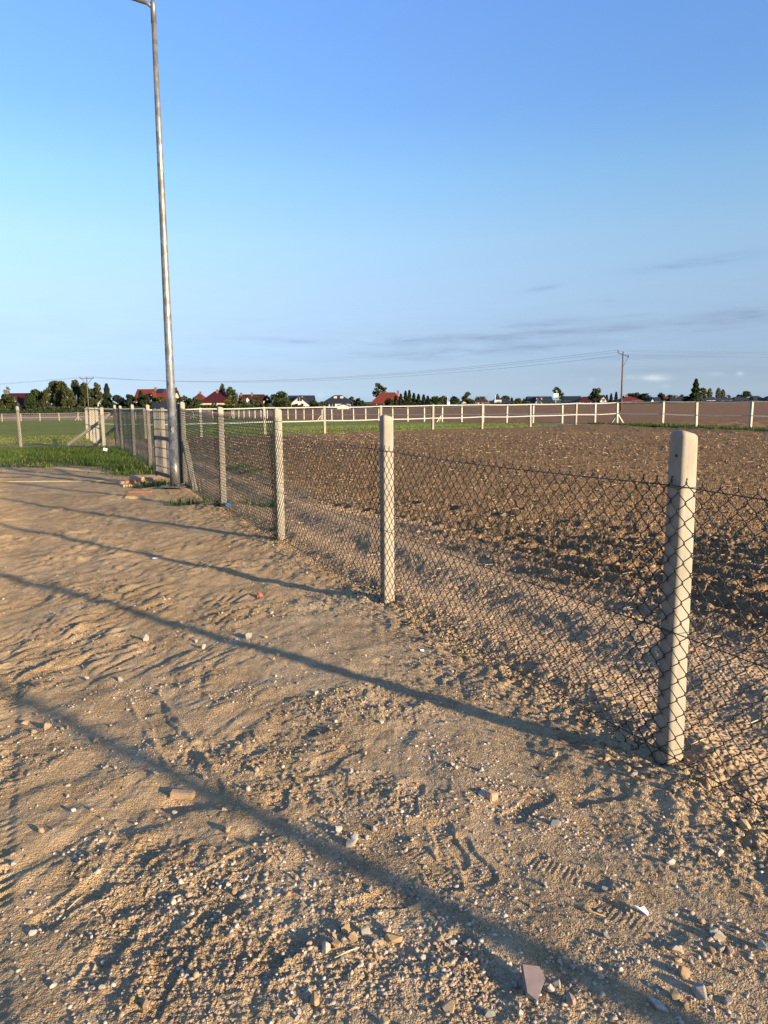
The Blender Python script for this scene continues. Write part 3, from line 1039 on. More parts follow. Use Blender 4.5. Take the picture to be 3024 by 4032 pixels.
def post_mesh(h, w=0.096, rnd=0.020, taper=0.93, seed=0):
    """square concrete post with rounded arrises and a domed top, foot 0.35 m below ground"""
    key = "post"
    ring = []
    for cx, cy, a0 in ((1, 1, 0), (-1, 1, 90), (-1, -1, 180), (1, -1, 270)):
        for k in range(5):
            an = math.radians(a0 + 22.5 * k)
            ring.append((cx * (w / 2 - rnd) + rnd * math.cos(an), cy * (w / 2 - rnd) + rnd * math.sin(an)))
    n = len(ring)
    levels = [(-0.35, 1.03), (0, 1.0), (h * .35, .985), (h * .7, .965), (h - .05, taper), (h - .028, taper * .985), (h - .014, taper * .94), (h - .005, taper * .80), (h, taper * .5)]
    rs = random.Random(seed)
    V, Fs = [], []
    for (z, k) in levels:
        jx, jy = rs.uniform(-.0012, .0012), rs.uniform(-.0012, .0012)
        for (x, y) in ring:
            dz = 0.012 * (y / w) if z > h - .04 else 0
            V.append((x * k + jx, y * k + jy, z + dz))
    for i in range(len(levels) - 1):
        for k in range(n):
            k2 = (k + 1) % n
            Fs.append((i * n + k, i * n + k2, (i + 1) * n + k2, (i + 1) * n + k))
    Fs.append(tuple(range(n - 1, -1, -1)))
    Fs.append(tuple((len(levels) - 1) * n + k for k in range(n)))
    return V, Fs


def concrete_post(parent, xy, h, rz, tilt=(0, 0), seed=0, w=0.096, zoff=0.0, mat='concrete'):
    V, Fs = post_mesh(h, w, seed=seed)
    mb = MB(); mb.add(V, Fs)
    o = mb.build("post", M[mat], parent, smooth=True)
    z = gz1(xy[0], xy[1], False) + zoff
    o.location = (xy[0] - parent.location[0], xy[1] - parent.location[1], z - parent.location[2])
    o.rotation_euler = (tilt[0], tilt[1], rz)
    return o, z


def tie_loop(parent, xy, z, rz, w=0.096, rad=0.0016, tilt=0.0, mat='tie'):
    mb = MB()
    r2 = w / 2 + .003
    c = 0.018
    pts = []
    for cx, cy, a0 in ((1, 1, 0), (-1, 1, 90), (-1, -1, 180), (1, -1, 270)):
        for k in range(3):
            an = math.radians(a0 + 45 * k)
            x_ = cx * (r2 - c) + c * math.cos(an); y_ = cy * (r2 - c) + c * math.sin(an)
            pts.append((x_, y_, tilt * x_ * .5))
    pts.append(pts[0])
    pts.append((pts[0][0] + .012, pts[0][1] + .004, pts[0][2] - .008))
    mb.tube(pts, rad, 5)
    o = mb.build("wire_tie", M[mat], parent, smooth=True)
    o.location = (xy[0] - parent.location[0], xy[1] - parent.location[1], z - parent.location[2])
    o.rotation_euler = (0, 0, rz)
    return o


FENCE_RZ = math.atan2(FD[1], FD[0])
NETOFF = -(0.048 + 0.008)
fence = empty("chain_link_fence", (P1[0], P1[1], 0))
tag(fence, "dark green chain-link fence on pale concrete posts running from the foreground to the far corner", "fence", "chain-link fences")
# along, height, net height to the next (towards the camera)
MAIN = [(-6.2, 1.5), (-3.1, 1.5), (0.0, 1.50), (3.10, 1.545), (6.20, 1.58), (9.34, 1.58), (12.80, 1.60), (15.6, 1.60), (18.17, 1.61), (21.95, 1.62), (25.85, 1.58), (28.12, 1.61)]
GATE_A, GATE_B = 13.05, 14.72
post_z = []
for i, (d, h) in enumerate(MAIN):
    xy = along(d)
    lean = [0, 0, .0, .012, .006, 0.01, 0.0, 0, -.01, .008, -.006, 0][i]
    o, z = concrete_post(fence, xy, h, FENCE_RZ, (0.0, lean * 0), seed=i)
    o.rotation_euler = (lean * .3, lean * .5, FENCE_RZ)
    post_z.append(z)
    # bore hole on the near posts
nets = [(0, 1, 1.27), (1, 2, 1.27), (2, 3, 1.27), (3, 4, 1.27), (4, 5, 1.46), (5, 6, 1.46), (7, 8, 1.42), (8, 9, 1.42), (9, 10, 1.42), (10, 11, 1.42)]
for q, (i, j, ht) in enumerate(nets):
    a = along(MAIN[i][0], NETOFF); b = along(MAIN[j][0], NETOFF)
    za, zb = post_z[i] + .01, post_z[j] + .01
    if (i, j) == (3, 4):
        a = along(MAIN[i][0], NETOFF); b = along(MAIN[j][0] + 0.1, NETOFF - .006)
    netting("netting", a, b, za, zb, ht, FN, fence, seed=q, rad=0.0024 if i < 4 else (0.0036 if i < 6 else 0.0024))
    fence_loc = Vector(fence.location)
    for hz in (ht - .005, ht * .5, 0.085):
        mb = MB()
        za2, zb2 = za + hz, zb + hz
        if (i, j) == (3, 4) and hz > 1.2:
            zb2 = post_z[4] + 1.36
        pts = []
        for k in range(9):
            t = k / 8
            pts.append((a[0] + (b[0] - a[0]) * t - FN[0] * .004 - fence_loc.x, a[1] + (b[1] - a[1]) * t - FN[1] * .004 - fence_loc.y, za2 + (zb2 - za2) * t - .016 * math.sin(t * math.pi) * (hz / ht)))
        mb.tube(pts, 0.0026, 5)
        mb.build("tension_wire", M['wire'], fence, smooth=True)
for o in fence.children:
    if o.name.startswith("netting"):
        o.location = (-fence.location[0], -fence.location[1], -fence.location[2])
# the old roll ends a little past its last post
o = netting("netting", along(MAIN[4][0] - 0.27, NETOFF - .012), along(MAIN[4][0], NETOFF - .012), post_z[4] + .01 + 0.0, post_z[4] + .01, 1.46, FN, fence, seed=20, cols=6)
o.location = (-fence.location[0], -fence.location[1], -fence.location[2])
for i in range(0, 11):
    ht = 1.27 if i < 4 else 1.44
    for hz in (ht - .005, ht * .5, 0.10):
        tie_loop(fence, along(MAIN[i][0]), post_z[i] + hz, FENCE_RZ, tilt=random.uniform(-.1, .1), mat='tie' if i < 4 else 'wire')
# struts leaning against the gate-side posts and the corner
def strut(parent, a, b, w=0.09, name="brace", mat='concrete'):
    mb = MB()
    a, b = Vector(a), Vector(b)
    mb.bar(a - Vector(parent.location), b - Vector(parent.location), w)
    return mb.build(name, M[mat], parent)


pa = along(12.70); pb = along(11.75, 0.02)
strut(fence, (pa[0], pa[1], .90), (pb[0], pb[1], -.12))
pa = along(15.7); pb = along(16.9, .05)
strut(fence, (pa[0], pa[1], .95), (pb[0], pb[1], -.12), mat='concrete_grey')
pa = along(28.0); pb = along(27.0, .05)
strut(fence, (pa[0], pa[1], .85), (pb[0], pb[1], -.1), mat='concrete_grey')
# bore hole marks
for d, h in ((0.0, 1.40), (3.10, 1.44)):
    mb = MB()
    p = along(d, -0.0475)
    c = Vector((p[0] + FD[0] * -.008, p[1] + FD[1] * -.008, post_z[2 if d == 0 else 3] + h)) - Vector(fence.location)
    nv = Vector((-FN[0], -FN[1], 0))
    mb.tube([c - nv * .012, c + nv * .0012], .0065, 8)
    mb.build("bore_hole", M['blackiron'], fence)

# left run of the fence
run = empty("chain_link_fence", (CORNER[0], CORNER[1], 0))
tag(run, "chain-link fence run behind the tall green grass with two slanted corner braces", "fence", "chain-link fences")
LP = [(CORNER[0], CORNER[1]), (-13.63, 28.98), (-17.2, 28.94), (-20.8, 28.9)]
lz = []
for i, p in enumerate(LP):
    if i == 0:
        lz.append(gz1(p[0], p[1], False)); continue
    o, z = concrete_post(run, p, 1.62, math.pi, seed=30 + i)
    o.rotation_euler = (0, [0, .02, -.01, .0][i], math.pi)
    lz.append(z)
for i in range(3):
    a = np.array(LP[i]) + (0, -.056); b = np.array(LP[i + 1]) + (0, -.056)
    o = netting("netting", a, b, lz[i] + .02, lz[i + 1] + .02, 1.44, np.array([0., 1.]), run, seed=40 + i, rad=0.003)
    o.location = (-run.location[0], -run.location[1], 0)
    for hz in (1.43, .72, .1):
        mb = MB()
        mb.tube([(a[0] - CORNER[0], a[1] - CORNER[1] - .004, lz[i] + hz), ((a[0] + b[0]) / 2 - CORNER[0], (a[1] + b[1]) / 2 - CORNER[1] - .004, lz[i] + hz - .02), (b[0] - CORNER[0], b[1] - CORNER[1] - .004, lz[i + 1] + hz)], 0.002, 5)
        mb.build("tension_wire", M['wire'], run, smooth=True)
strut(run, (CORNER[0] - .02, CORNER[1] + .10, 1.36), (-12.25, 29.45, -.05), .10, mat='cream')  # both corner braces: lighter cream stands in for sunlight on the concrete
strut(run, (CORNER[0] - .06, CORNER[1] + .10, .72), (-11.15, 29.45, -.05), .10, mat='cream')

# ------------------------------------------------------------------ gate
ga, gb = (-3.98, 15.12), (-4.99, 16.88)
gate = empty("mesh_gate", (ga[0], ga[1], gz1(ga[0], ga[1], False)), math.atan2(gb[1] - ga[1], gb[0] - ga[0]))
tag(gate, "anthracite steel mesh gate standing just behind the lamp post", "gate")
GL = math.hypot(gb[0] - ga[0], gb[1] - ga[1])
def gpart(name, fn, mat='gate'):
    mb = MB(); fn(mb); return mb.build(name, M[mat], gate)
for x in (0.02, GL - .02):
    gpart("stile", lambda m: m.box((x, 0, .80), (.085, .06, 1.58)))
for z, hh in ((1.55, .10), (.86, .075), (.085, .075)):
    gpart("rail", lambda m: m.box((GL / 2, 0, z), (GL - .10, .05, hh)))
for k in range(1, 26):
    x = .05 + (GL - .1) * k / 26
    gpart("vertical_wire", lambda m: m.tube([(x, .012, .08), (x, .012, 1.54)], .005, 6))
for z in (.25, .45, .65, 1.05, 1.25, 1.42):
    gpart("horizontal_wire", lambda m: m.tube([(.03, -.004, z), (GL - .03, -.004, z)], .008, 6))
gpart("latch_box", lambda m: m.box((.09, -.035, .86), (.10, .05, .14)))
gpart("hinge", lambda m: m.box((GL + .03, 0, .35), (.07, .03, .05)))
gpart("hinge", lambda m: m.box((GL + .03, 0, 1.25), (.07, .03, .05)))
# spare concrete posts that stand behind the gate
for px, Y, h, ti in ((632, 18.4, 1.50, -.015),):
    x = (px - 1512) / F * Y
    e = empty("concrete_post", (x, Y, gz1(x, Y, False)))
    mb = MB(); V, Fs = post_mesh(h, .11, seed=px); mb.add(V, Fs)
    o = mb.build("shaft", M['concrete_grey'], e, True)
    e.rotation_euler = (0, ti, FENCE_RZ)
    tag(e, "grey concrete post seen through the mesh of the gate", "post")

# ------------------------------------------------------------------ lamp post
lx, ly = -3.92, 14.38
lzz = gz1(lx, ly, False) + .03
lamp = empty("lamp_post", (lx, ly, lzz))
tag(lamp, "tall galvanised steel lamp post on a bolted base plate beside the gate", "lamp post")
mb = MB()
mb.tube([(0, 0, .02), (0, 0, .55), (0, 0, .551), (0, 0, 3), (0, 0, 6), (0, 0, 8.22)], [.090, .087, .082, .070, .053, .041], 24)
mb.build("pole", M['galv'], lamp, True)
mb = MB()
mb.tube([(0, 0, 8.05), (0, 0, 8.38), (0, 0, 8.42)], [.048, .046, .03], 16)
sl = mb.build("collar", M['galv'], lamp, True)
mb = MB()
mb.tube([(0, 0, 8.30), (-.10, 0, 8.38), (-.5, 0, 8.50), (-1.5, .0, 8.76)], [.035, .034, .032, .03], 12)
mb.build("arm", M['galv'], lamp, True)
mb = MB()
mb.box((-1.8, 0, 8.83), (.72, .26, .07), Matrix.Rotation(math.radians(15), 3, 'Y'))
hd = mb.build("lamp_head", M['gate'], lamp)
mb = MB()
mb.box((-1.82, 0, 8.785), (.45, .20, .01), Matrix.Rotation(math.radians(15), 3, 'Y'))
mb.build("lens", M['frame'], hd)
mb = MB()
mb.box((0.02, 0, .006), (.46, .44, .022), Matrix.Rotation(math.radians(-18), 3, 'Z'))
pl = mb.build("base_plate", M['galv'], lamp)
for k, an in enumerate((27, 117, 207, 297)):
    x, y = .25 * math.cos(math.radians(an)), .25 * math.sin(math.radians(an))
    mb = MB()
    mb.tube([(x * .72 + .02, y * .72, .012), (x * .72 + .02, y * .72, .04)], .020, 6)
    mb.tube([(x * .72 + .02, y * .72, .036), (x * .72 + .02, y * .72, .075)], .011, 8)
    mb.build("bolt", M['blackiron'], pl)
mb = MB()
vd = Vector((-lx, -ly, 0)).normalized()
vs = Vector((-vd.y, vd.x, 0))
cb = Vector((0, 0, 1.05)) + vd * .080
mb.bar(cb - Vector((0, 0, .06)), cb + Vector((0, 0, .06)), .05, .02, up=tuple(vd))
mb.build("hatch", M['hatch'], lamp)

# ------------------------------------------------------------------ paddock fences
def on_line(px, a, b):
    k = (px - 1512) / F
    # (a.x + t dx) = k (a.y + t dy), with k of the level ray at roughly that height
    dx, dy = b[0] - a[0], b[1] - a[1]
    k2 = k / math.cos(PITCH)
    t = (k2 * a[1] - a[0]) / (dx - k2 * dy)
    return a[0] + dx * t, a[1] + dy * t


def paddock_fence(label, pts, h, mat, braces=(), tapes=(1.36, .66), sub=1.0, tw=.045):
    root = empty("paddock_fence", (pts[0][0], pts[0][1], 0))
    tag(root, label, "fence", "white tape paddock fences")
    zs = []
    for i, (x, y) in enumerate(pts):
        z = gz1(x, y, False)
        zs.append(z)
        hh = h * random.uniform(.985, 1.02)
        mb = MB()
        w = .115
        mb.add([Vector((sx * w / 2 * k, sy * w / 2 * k, zz)) for (zz, k) in ((-.3, 1), (hh - .03, 1), (hh, .72)) for (sx, sy) in ((-1, -1), (1, -1), (1, 1), (-1, 1))],
               [(0, 1, 5, 4), (1, 2, 6, 5), (2, 3, 7, 6), (3, 0, 4, 7), (4, 5, 9, 8), (5, 6, 10, 9), (6, 7, 11, 10), (7, 4, 8, 11), (8, 9, 10, 11), (3, 2, 1, 0)])
        o = mb.build("post", M[mat], root)
        j = min(i + 1, len(pts) - 1); k = max(i - 1, 0)
        rz = math.atan2(pts[j][1] - pts[k][1], pts[j][0] - pts[k][0])
        o.location = (x - pts[0][0], y - pts[0][1], z)
        o.rotation_euler = (random.uniform(-.02, .02), random.uniform(-.02, .02), rz)
        if i in braces:
            for sg in braces[i]:
                mb = MB()
                c, s_ = math.cos(rz) if sg != 2 else -math.sin(rz), math.sin(rz) if sg != 2 else math.cos(rz)
                sg2 = 1 if sg == 2 else sg
                mb.bar((0, 0, .72), (c * sg2 * .62, s_ * sg2 * .62, -.05), .08)
                o2 = mb.build("brace", M[mat], root)
                o2.location = o.location
    for i in range(len(pts) - 1):
        (x0, y0), (x1, y1) = pts[i], pts[i + 1]
        dx, dy = x1 - x0, y1 - y0; L = math.hypot(dx, dy)
        nx, ny = dy / L, -dx / L
        for tz in tapes:
            mb = MB()
            pp = []
            sg = random.uniform(.0, .035) if tz > 1 else random.uniform(.005, .03)
            for k in range(7):
                t = k / 6
                pp.append((x0 + dx * t + nx * .06 - pts[0][0], y0 + dy * t + ny * .06 - pts[0][1], zs[i] + (zs[i + 1] - zs[i]) * t + tz - sg * math.sin(math.pi * t)))
            for k in range(6):
                mb.bar(pp[k], pp[k + 1], .004, tw * 1.15)
            mb.build("tape", M['tape'], root)
    return root


A_pts = [on_line(px, A_L, A_R) for px in (590, 805, 1052, 1284, 1501, 1703, 1894, 2081, 2257)] + [tuple(A_R)]
D_A, D_B = np.array([-13.6, 35.8]), np.array([-10.25, 28.4])
D_pts = [on_line(px, D_A, D_B) for px in (363, 378, 388, 404, 426)]
paddock_fence("white tape paddock fence on grey posts along the edge of the ploughed soil", A_pts[:-1], 1.42, 'concrete', {}, (1.38, .68))
R_pts = [tuple(A_R), (16.75, 46.4), (16.95, 41.9), (18.7, 39.4), (19.9, 35.6), (21.1, 31.8)]
paddock_fence("cream post paddock fence with tall braced corner post before the power pole", R_pts, 1.45, 'cream', {0: (-1, 2)}, (1.41, .70))
nB = 29
B_pts = [tuple(A_R + (B_END - A_R) * (k + .62) / nB) for k in range(nB)] + [tuple(B_END)]
paddock_fence("long cream post paddock fence receding between the green paddock and the brown field", B_pts, 1.42, 'cream', {6: (1, 2), 15: (1, 2), 29: (-1, 2)}, (1.36, .70), tw=.05)
C_pts = [tuple(B_END + np.array([-3.55, .12]) * k) for k in range(1, 14)]
paddock_fence("low distant cream paddock fence across the far end of the green meadow", C_pts, 1.42, 'cream', {7: (1, -1), 1: (1, -1)}, (1.38, .66), tw=.06)
paddock_fence("short row of five white posts with loose tape beside the fence corner", D_pts, 1.50, 'concrete', {2: (1,)}, (1.44, .74))
# tapes that join the separate rows
def loose_tape(label, a, b, za, zb, nm="fence_tape"):
    mb = MB()
    for k in range(8):
        t0, t1 = k / 8, (k + 1) / 8
        f_ = lambda t: Vector((a[0] + (b[0] - a[0]) * t, a[1] + (b[1] - a[1]) * t, za + (zb - za) * t - .04 * math.sin(math.pi * t)))
        mb.bar(f_(t0), f_(t1), .004, .05)
    o = mb.build(nm, M['tape'])
    tag(o, label, "tape", "linking fence tapes")


loose_tape("upper white tape linking the grey post row to the braced corner post", A_pts[-2], A_R, gz1(*A_pts[-2], False) + 1.38, gz1(A_R[0], A_R[1], False) + 1.41)
loose_tape("lower white tape linking the grey post row to the braced corner post", A_pts[-2], A_R, gz1(*A_pts[-2], False) + .68, gz1(A_R[0], A_R[1], False) + .72)
loose_tape("upper white tape linking the braced corner post to the receding cream row", A_R, B_pts[0], gz1(A_R[0], A_R[1], False) + 1.41, gz1(*B_pts[0], False) + 1.36)
loose_tape("lower white tape linking the braced corner post to the receding cream row", A_R, B_pts[0], gz1(A_R[0], A_R[1], False) + .72, gz1(*B_pts[0], False) + .70)
loose_tape("upper white tape seen through the netting left of the lamp post", D_pts[0], A_pts[0], 1.44, 1.40)
loose_tape("lower white tape seen through the netting left of the lamp post", D_pts[0], A_pts[0], .72, .68)

# ------------------------------------------------------------------ houses
def place(px, D):
    x = (px - 1512) / F * D / math.cos(PITCH)
    return x, D, float(terrain(np.array([x]), np.array([float(D)]))[0])


def z_at(px, py, D):
    return CAM_H + (hor(px) - py) * D / F * (1.0 + 0.0)


def house(label, px0, px1, ridge_y, eave_y, D, roof='hip', rmat='roofdark', wmat='wallwhite', rl=.35, depth=9.0, rz=0.0,
          windows=(), chimney=None, gable=None, skylights=(), base_drop=0.6, gable_mat=None, name="house", solar=None, over=.5):
    pc = (px0 + px1) / 2
    x, y, z0 = place(pc, D)
    W = (px1 - px0) / F * D
    ze = z_at(pc, eave_y, D) - z0
    zr = z_at(pc, ridge_y, D) - z0
    root = empty(name, (x, y, z0), rz)
    tag(root, label, "house", "houses beyond the fields")
    w2 = W / 2 - over
    d2 = depth / 2
    mb = MB(); mb.box((0, d2, ze / 2 - base_drop / 2), (2 * w2, depth, ze + base_drop))
    if roof == 'gable':      # gable towards the camera
        mb.add([(-w2, 0.001, ze), (w2, 0.001, ze), (0, 0.001, zr - .15), (-w2, depth, ze), (w2, depth, ze), (0, depth, zr - .15)], [(0, 1, 2), (5, 4, 3), (0, 3, 4, 1), (1, 4, 5, 2), (2, 5, 3, 0)])
    if roof == 'side':
        mb.add([(-w2, 0, ze), (-w2, depth, ze), (-w2, d2, zr - .12), (w2, 0, ze), (w2, depth, ze), (w2, d2, zr - .12)], [(0, 1, 2), (3, 5, 4), (0, 2, 5, 3), (1, 4, 5, 2), (0, 3, 4, 1)])
    mb.build("wall", M[wmat], root)
    W2, e = W / 2, over
    mb = MB()
    if roof == 'hip':
        r2 = W2 * rl
        b = [(-W2, -e, ze), (W2, -e, ze), (W2, depth + e, ze), (-W2, depth + e, ze)]
        t = [(-r2, d2, zr), (r2, d2, zr)]
        lo = [(p[0], p[1], ze - .18) for p in b]
        mb.add(b + t + lo, [(0, 1, 5, 4), (1, 2, 5), (2, 3, 4, 5), (3, 0, 4), (6, 7, 1, 0), (7, 8, 2, 1), (8, 9, 3, 2), (9, 6, 0, 3), (9, 8, 7, 6)])
    elif roof == 'gable':
        th = .28
        P_ = [(-W2, ze - .25), (0, zr), (W2, ze - .25), (W2, ze - .25 - th), (0, zr - th), (-W2, ze - .25 - th)]
        V = [(p[0], -e, p[1]) for p in P_] + [(p[0], depth + e, p[1]) for p in P_]
        mb.add(V, [(0, 5, 4, 1), (1, 4, 3, 2), (6, 7, 10, 11), (7, 8, 9, 10), (0, 1, 7, 6), (1, 2, 8, 7), (2, 3, 9, 8), (3, 4, 10, 9), (4, 5, 11, 10), (5, 0, 6, 11)])
    else:
        th = .28
        P_ = [(-e, ze - .2), (d2, zr), (depth + e, ze - .2), (depth + e, ze - .2 - th), (d2, zr - th), (-e, ze - .2 - th)]
        V = [(-W2, p[0], p[1]) for p in P_] + [(W2, p[0], p[1]) for p in P_]
        mb.add(V, [(0, 1, 4, 5), (1, 2, 3, 4), (6, 11, 10, 7), (7, 10, 9, 8), (0, 6, 7, 1), (1, 7, 8, 2), (2, 8, 9, 3), (3, 9, 10, 4), (4, 10, 11, 5), (5, 11, 6, 0)])
    rf = mb.build("roof", M[rmat], root)
    if chimney is not None:
        for cpx in (chimney if hasattr(chimney, "__len__") else (chimney,)):
            cxx = (cpx - pc) / F * D
            mb = MB(); mb.box((cxx, d2 - .6, zr - .15), (.7, .55, 1.3)); mb.box((cxx, d2 - .6, zr + .52), (.82, .67, .1))
            mb.build("chimney", M['brickchim'], rf)
    for (spx, spy) in skylights:
        t = (z_at(pc, spy, D) - z0 - ze) / (zr - ze)
        yy = -e + (d2 + e) * t
        mb = MB(); mb.box((0, 0, 0), (1.0, 1.5, .10), Matrix.Rotation(math.atan2(zr - ze, d2 + e), 3, 'X'))
        o = mb.build("skylight", M['frame'], rf); o.location = ((spx - pc) / F * D, yy, ze + (zr - ze) * t + .05)
        mb = MB(); mb.box((0, 0, .06), (.75, 1.2, .06), Matrix.Rotation(math.atan2(zr - ze, d2 + e), 3, 'X'))
    if solar:
        t = (z_at(pc, solar[1], D) - z0 - ze) / (zr - ze)
        mb = MB(); mb.box((0, 0, .08), (solar[2] / F * D, 2.6, .06), Matrix.Rotation(math.atan2(zr - ze, d2 + e), 3, 'X'))
        o = mb.build("solar_panel", M['pvpanel'], rf); o.location = ((solar[0] - pc) / F * D, -e + (d2 + e) * t, ze + (zr - ze) * t + .06)
    for (wpx, wpy, ww, wh) in windows:
        wx = (wpx - pc) / F * D; wz = z_at(pc, wpy, D) - z0
        yy = -.03
        if gable is not None and abs(wx - (gable[0] - pc) / F * D) < gable[1] / F * D:
            yy = -1.25
        mb = MB(); mb.box((wx, yy, wz), (ww + .3, .08, wh + .3))
        fr = mb.build("window", M['frame'], root)
        mb = MB()
        mb.box((wx - ww * .26, yy - .045, wz), (ww * .46, .02, wh)); mb.build("pane", M['glass'], fr)
        mb = MB()
        mb.box((wx + ww * .26, yy - .045, wz), (ww * .46, .02, wh)); mb.build("pane", M['glass'], fr)
    if gable is not None:    # small front gable: centre px, half width px, apex y, eave y
        gc, gw = (gable[0] - pc) / F * D, gable[1] / F * D
        za, zb = z_at(pc, gable[2], D) - z0, z_at(pc, gable[3], D) - z0
        yb = d2
        mb = MB()
        mb.add([(gc - gw, -1.2, -base_drop), (gc + gw, -1.2, -base_drop), (gc + gw, -1.2, zb), (gc, -1.2, za - .1), (gc - gw, -1.2, zb),
                (gc - gw, yb, -base_drop), (gc + gw, yb, -base_drop), (gc + gw, yb, zb), (gc, yb, za - .1), (gc - gw, yb, zb)],
               [(0, 1, 2, 3, 4), (9, 8, 7, 6, 5), (1, 6, 7, 2), (5, 0, 4, 9), (2, 7, 8, 3), (3, 8, 9, 4)])
        mb.build("gable_wall", M[gable_mat or 'wallwhite'], root)
        mb = MB()
        o_ = .45
        sl_ = (za - zb) / gw
        P_ = [(gc - gw - o_, zb - o_ * sl_), (gc, za), (gc + gw + o_, zb - o_ * sl_), (gc + gw + o_, zb - o_ * sl_ + .3), (gc, za + .3), (gc - gw - o_, zb - o_ * sl_ + .3)]
        V = [(p[0], -1.6, p[1]) for p in P_] + [(p[0], yb, p[1]) for p in P_]
        mb.add(V, [(0, 1, 4, 5), (1, 2, 3, 4), (6, 11, 10, 7), (7, 10, 9, 8), (5, 4, 10, 11), (4, 3, 9, 10), (1, 0, 6, 7), (2, 1, 7, 8), (0, 5, 11, 6), (3, 2, 8, 9)])
        mb.build("gable_roof", M[rmat], root)
    return root


house("red roofed house with arched cream porch half hidden by dark trees at far left", 12, 160, 1548, 1587, 245, 'hip', 'roofmaroon', 'wallcream', .55, gable=(101, 17, 1563, 1588), gable_mat='wallcream', windows=((101, 1590, 1.4, 1.2),), chimney=38)
house("orange roofed house with a solar panel rising over pines behind the lamp post", 547, 705, 1532, 1574, 255, 'side', 'rooforange', 'wallcream', solar=(642, 1541, 24), chimney=(621, 668), gable=(626, 8, 1546, 1566), depth=10)
house("small red gabled roof with chimney just behind the big maroon hip roof", 770, 820, 1548, 1575, 290, 'hip', 'roofred', 'wallwhite', .1, chimney=799)
house("large maroon hip roofed house behind the clipped hedge", 803, 925, 1541, 1583, 240, 'hip', 'roofmaroon', 'wallcream', .22, chimney=863, windows=((860, 1589, 1.6, .9),))
house("dark red roofed house with small white front gable among garden trees", 948, 1048, 1553, 1592, 250, 'side', 'roofmaroon', 'wallcream', gable=(994, 14, 1562, 1578), chimney=(956, 999))
house("white gable fronted house with black roof and one upper window", 1137, 1243, 1557, 1588, 250, 'side', 'roofdark', 'wallwhite', gable=(1192, 34, 1560, 1588), windows=((1192, 1572, 1.5, 1.3),), depth=11)
house("white bungalow with black hip roof and two skylights", 1272, 1396, 1556, 1586, 245, 'hip', 'roofdark', 'wallwhite', .24, skylights=((1325, 1565), (1350, 1565)), windows=((1316, 1595, 1.7, 1.4), (1388, 1595, .8, 1.0)), depth=11)
house("low white garage annex standing before the black roofed bungalow", 1332, 1386, 1589, 1593, 236, 'gable', 'roofdark', 'wallwhite', depth=6, name="garage", over=.15)
house("bright red roofed house with dark timber veranda beside the conifers", 1462, 1600, 1545, 1586, 250, 'hip', 'rooforange', 'wallbrown', .38, chimney=1570, windows=((1500, 1592, 2.2, 1.2),))
house("small cream gabled house behind a round tree", 1806, 1850, 1574, 1590, 330, 'gable', 'roofbrown', 'wallcream')
house("low grey roofed house with pinkish wall next to the thin street lights", 1862, 1925, 1572, 1583, 360, 'hip', 'roofbrown', 'wallcream', .5)
house("dark roofed house behind the white street pole", 1930, 2012, 1568, 1584, 370, 'hip', 'roofdark', 'wallgrey', .45, windows=((1955, 1588, 2, 1.3),))
house("wide black roofed house with tall glazed white gable", 2072, 2172, 1561, 1586, 330, 'side', 'roofdark', 'wallgrey', gable=(2111, 13, 1565, 1582), windows=((2106, 1580, 1.0, 2.4), (2116, 1580, 1.0, 2.4)), depth=11)
house("navy roofed house with white side gable and long white wall", 2196, 2266, 1560, 1580, 340, 'side', 'roofnavy', 'wallwhite', rz=-.5, depth=8, windows=((2222, 1585, 2.4, 1.0),))
house("dark red bungalow partly behind the round tree left of the power pole", 2262, 2352, 1562, 1581, 320, 'hip', 'roofmaroon', 'wallwhite', .3, windows=((2284, 1586, 2.0, 1.1), (2302, 1586, 2.0, 1.1)))
house("tall white gable house beside the round tree", 2344, 2384, 1556, 1580, 318, 'gable', 'roofbrown', 'wallwhite', windows=((2362, 1576, 1.1, 1.2),), depth=9)
house("red hip roofed cream bungalow right behind the power pole", 2424, 2520, 1560, 1579, 310, 'hip', 'roofred', 'wallcream', .12, windows=((2480, 1584, 1.5, 1.1), (2500, 1584, 1.5, 1.1)), chimney=2462)
house("black steep roofed house with small white gable right of the red bungalow", 2540, 2592, 1564, 1584, 330, 'side', 'roofdark', 'wallgrey', gable=(2549, 9, 1567, 1582))
house("small orange roofed house between black roofs", 2594, 2632, 1561, 1578, 345, 'hip', 'rooforange', 'wallbrown', .4)
house("black roofed house with white ground floor left of the tall dark tree", 2630, 2690, 1563, 1580, 340, 'side', 'roofdark', 'wallwhite', chimney=2655)
house("dark blue roofed house with white windows right of the tall dark tree", 2746, 2806, 1563, 1580, 335, 'side', 'roofnavy', 'wallwhite', windows=((2770, 1583, 1.6, 1.1), (2785, 1583, 1.6, 1.1)))
house("long slate roofed house with white wall under the pale poplars", 2808, 2872, 1566, 1580, 335, 'side', 'roofnavy', 'wallwhite', windows=((2830, 1584, 1.6, 1.0),))
house("black hip roofed house with low white wall before the round bush tree", 2866, 2936, 1563, 1579, 335, 'hip', 'roofdark', 'wallwhite', .5)
house("black dormered house with white ground floor near the right edge", 2938, 2996, 1559, 1577, 335, 'hip', 'roofdark', 'wallwhite', .4, windows=((2955, 1581, 1.6, 1.0), (2975, 1581, 1.6, 1.0)))
house("maroon roofed house at the right edge of the row", 2992, 3070, 1559, 1578, 330, 'hip', 'roofmaroon', 'wallwhite', .4)

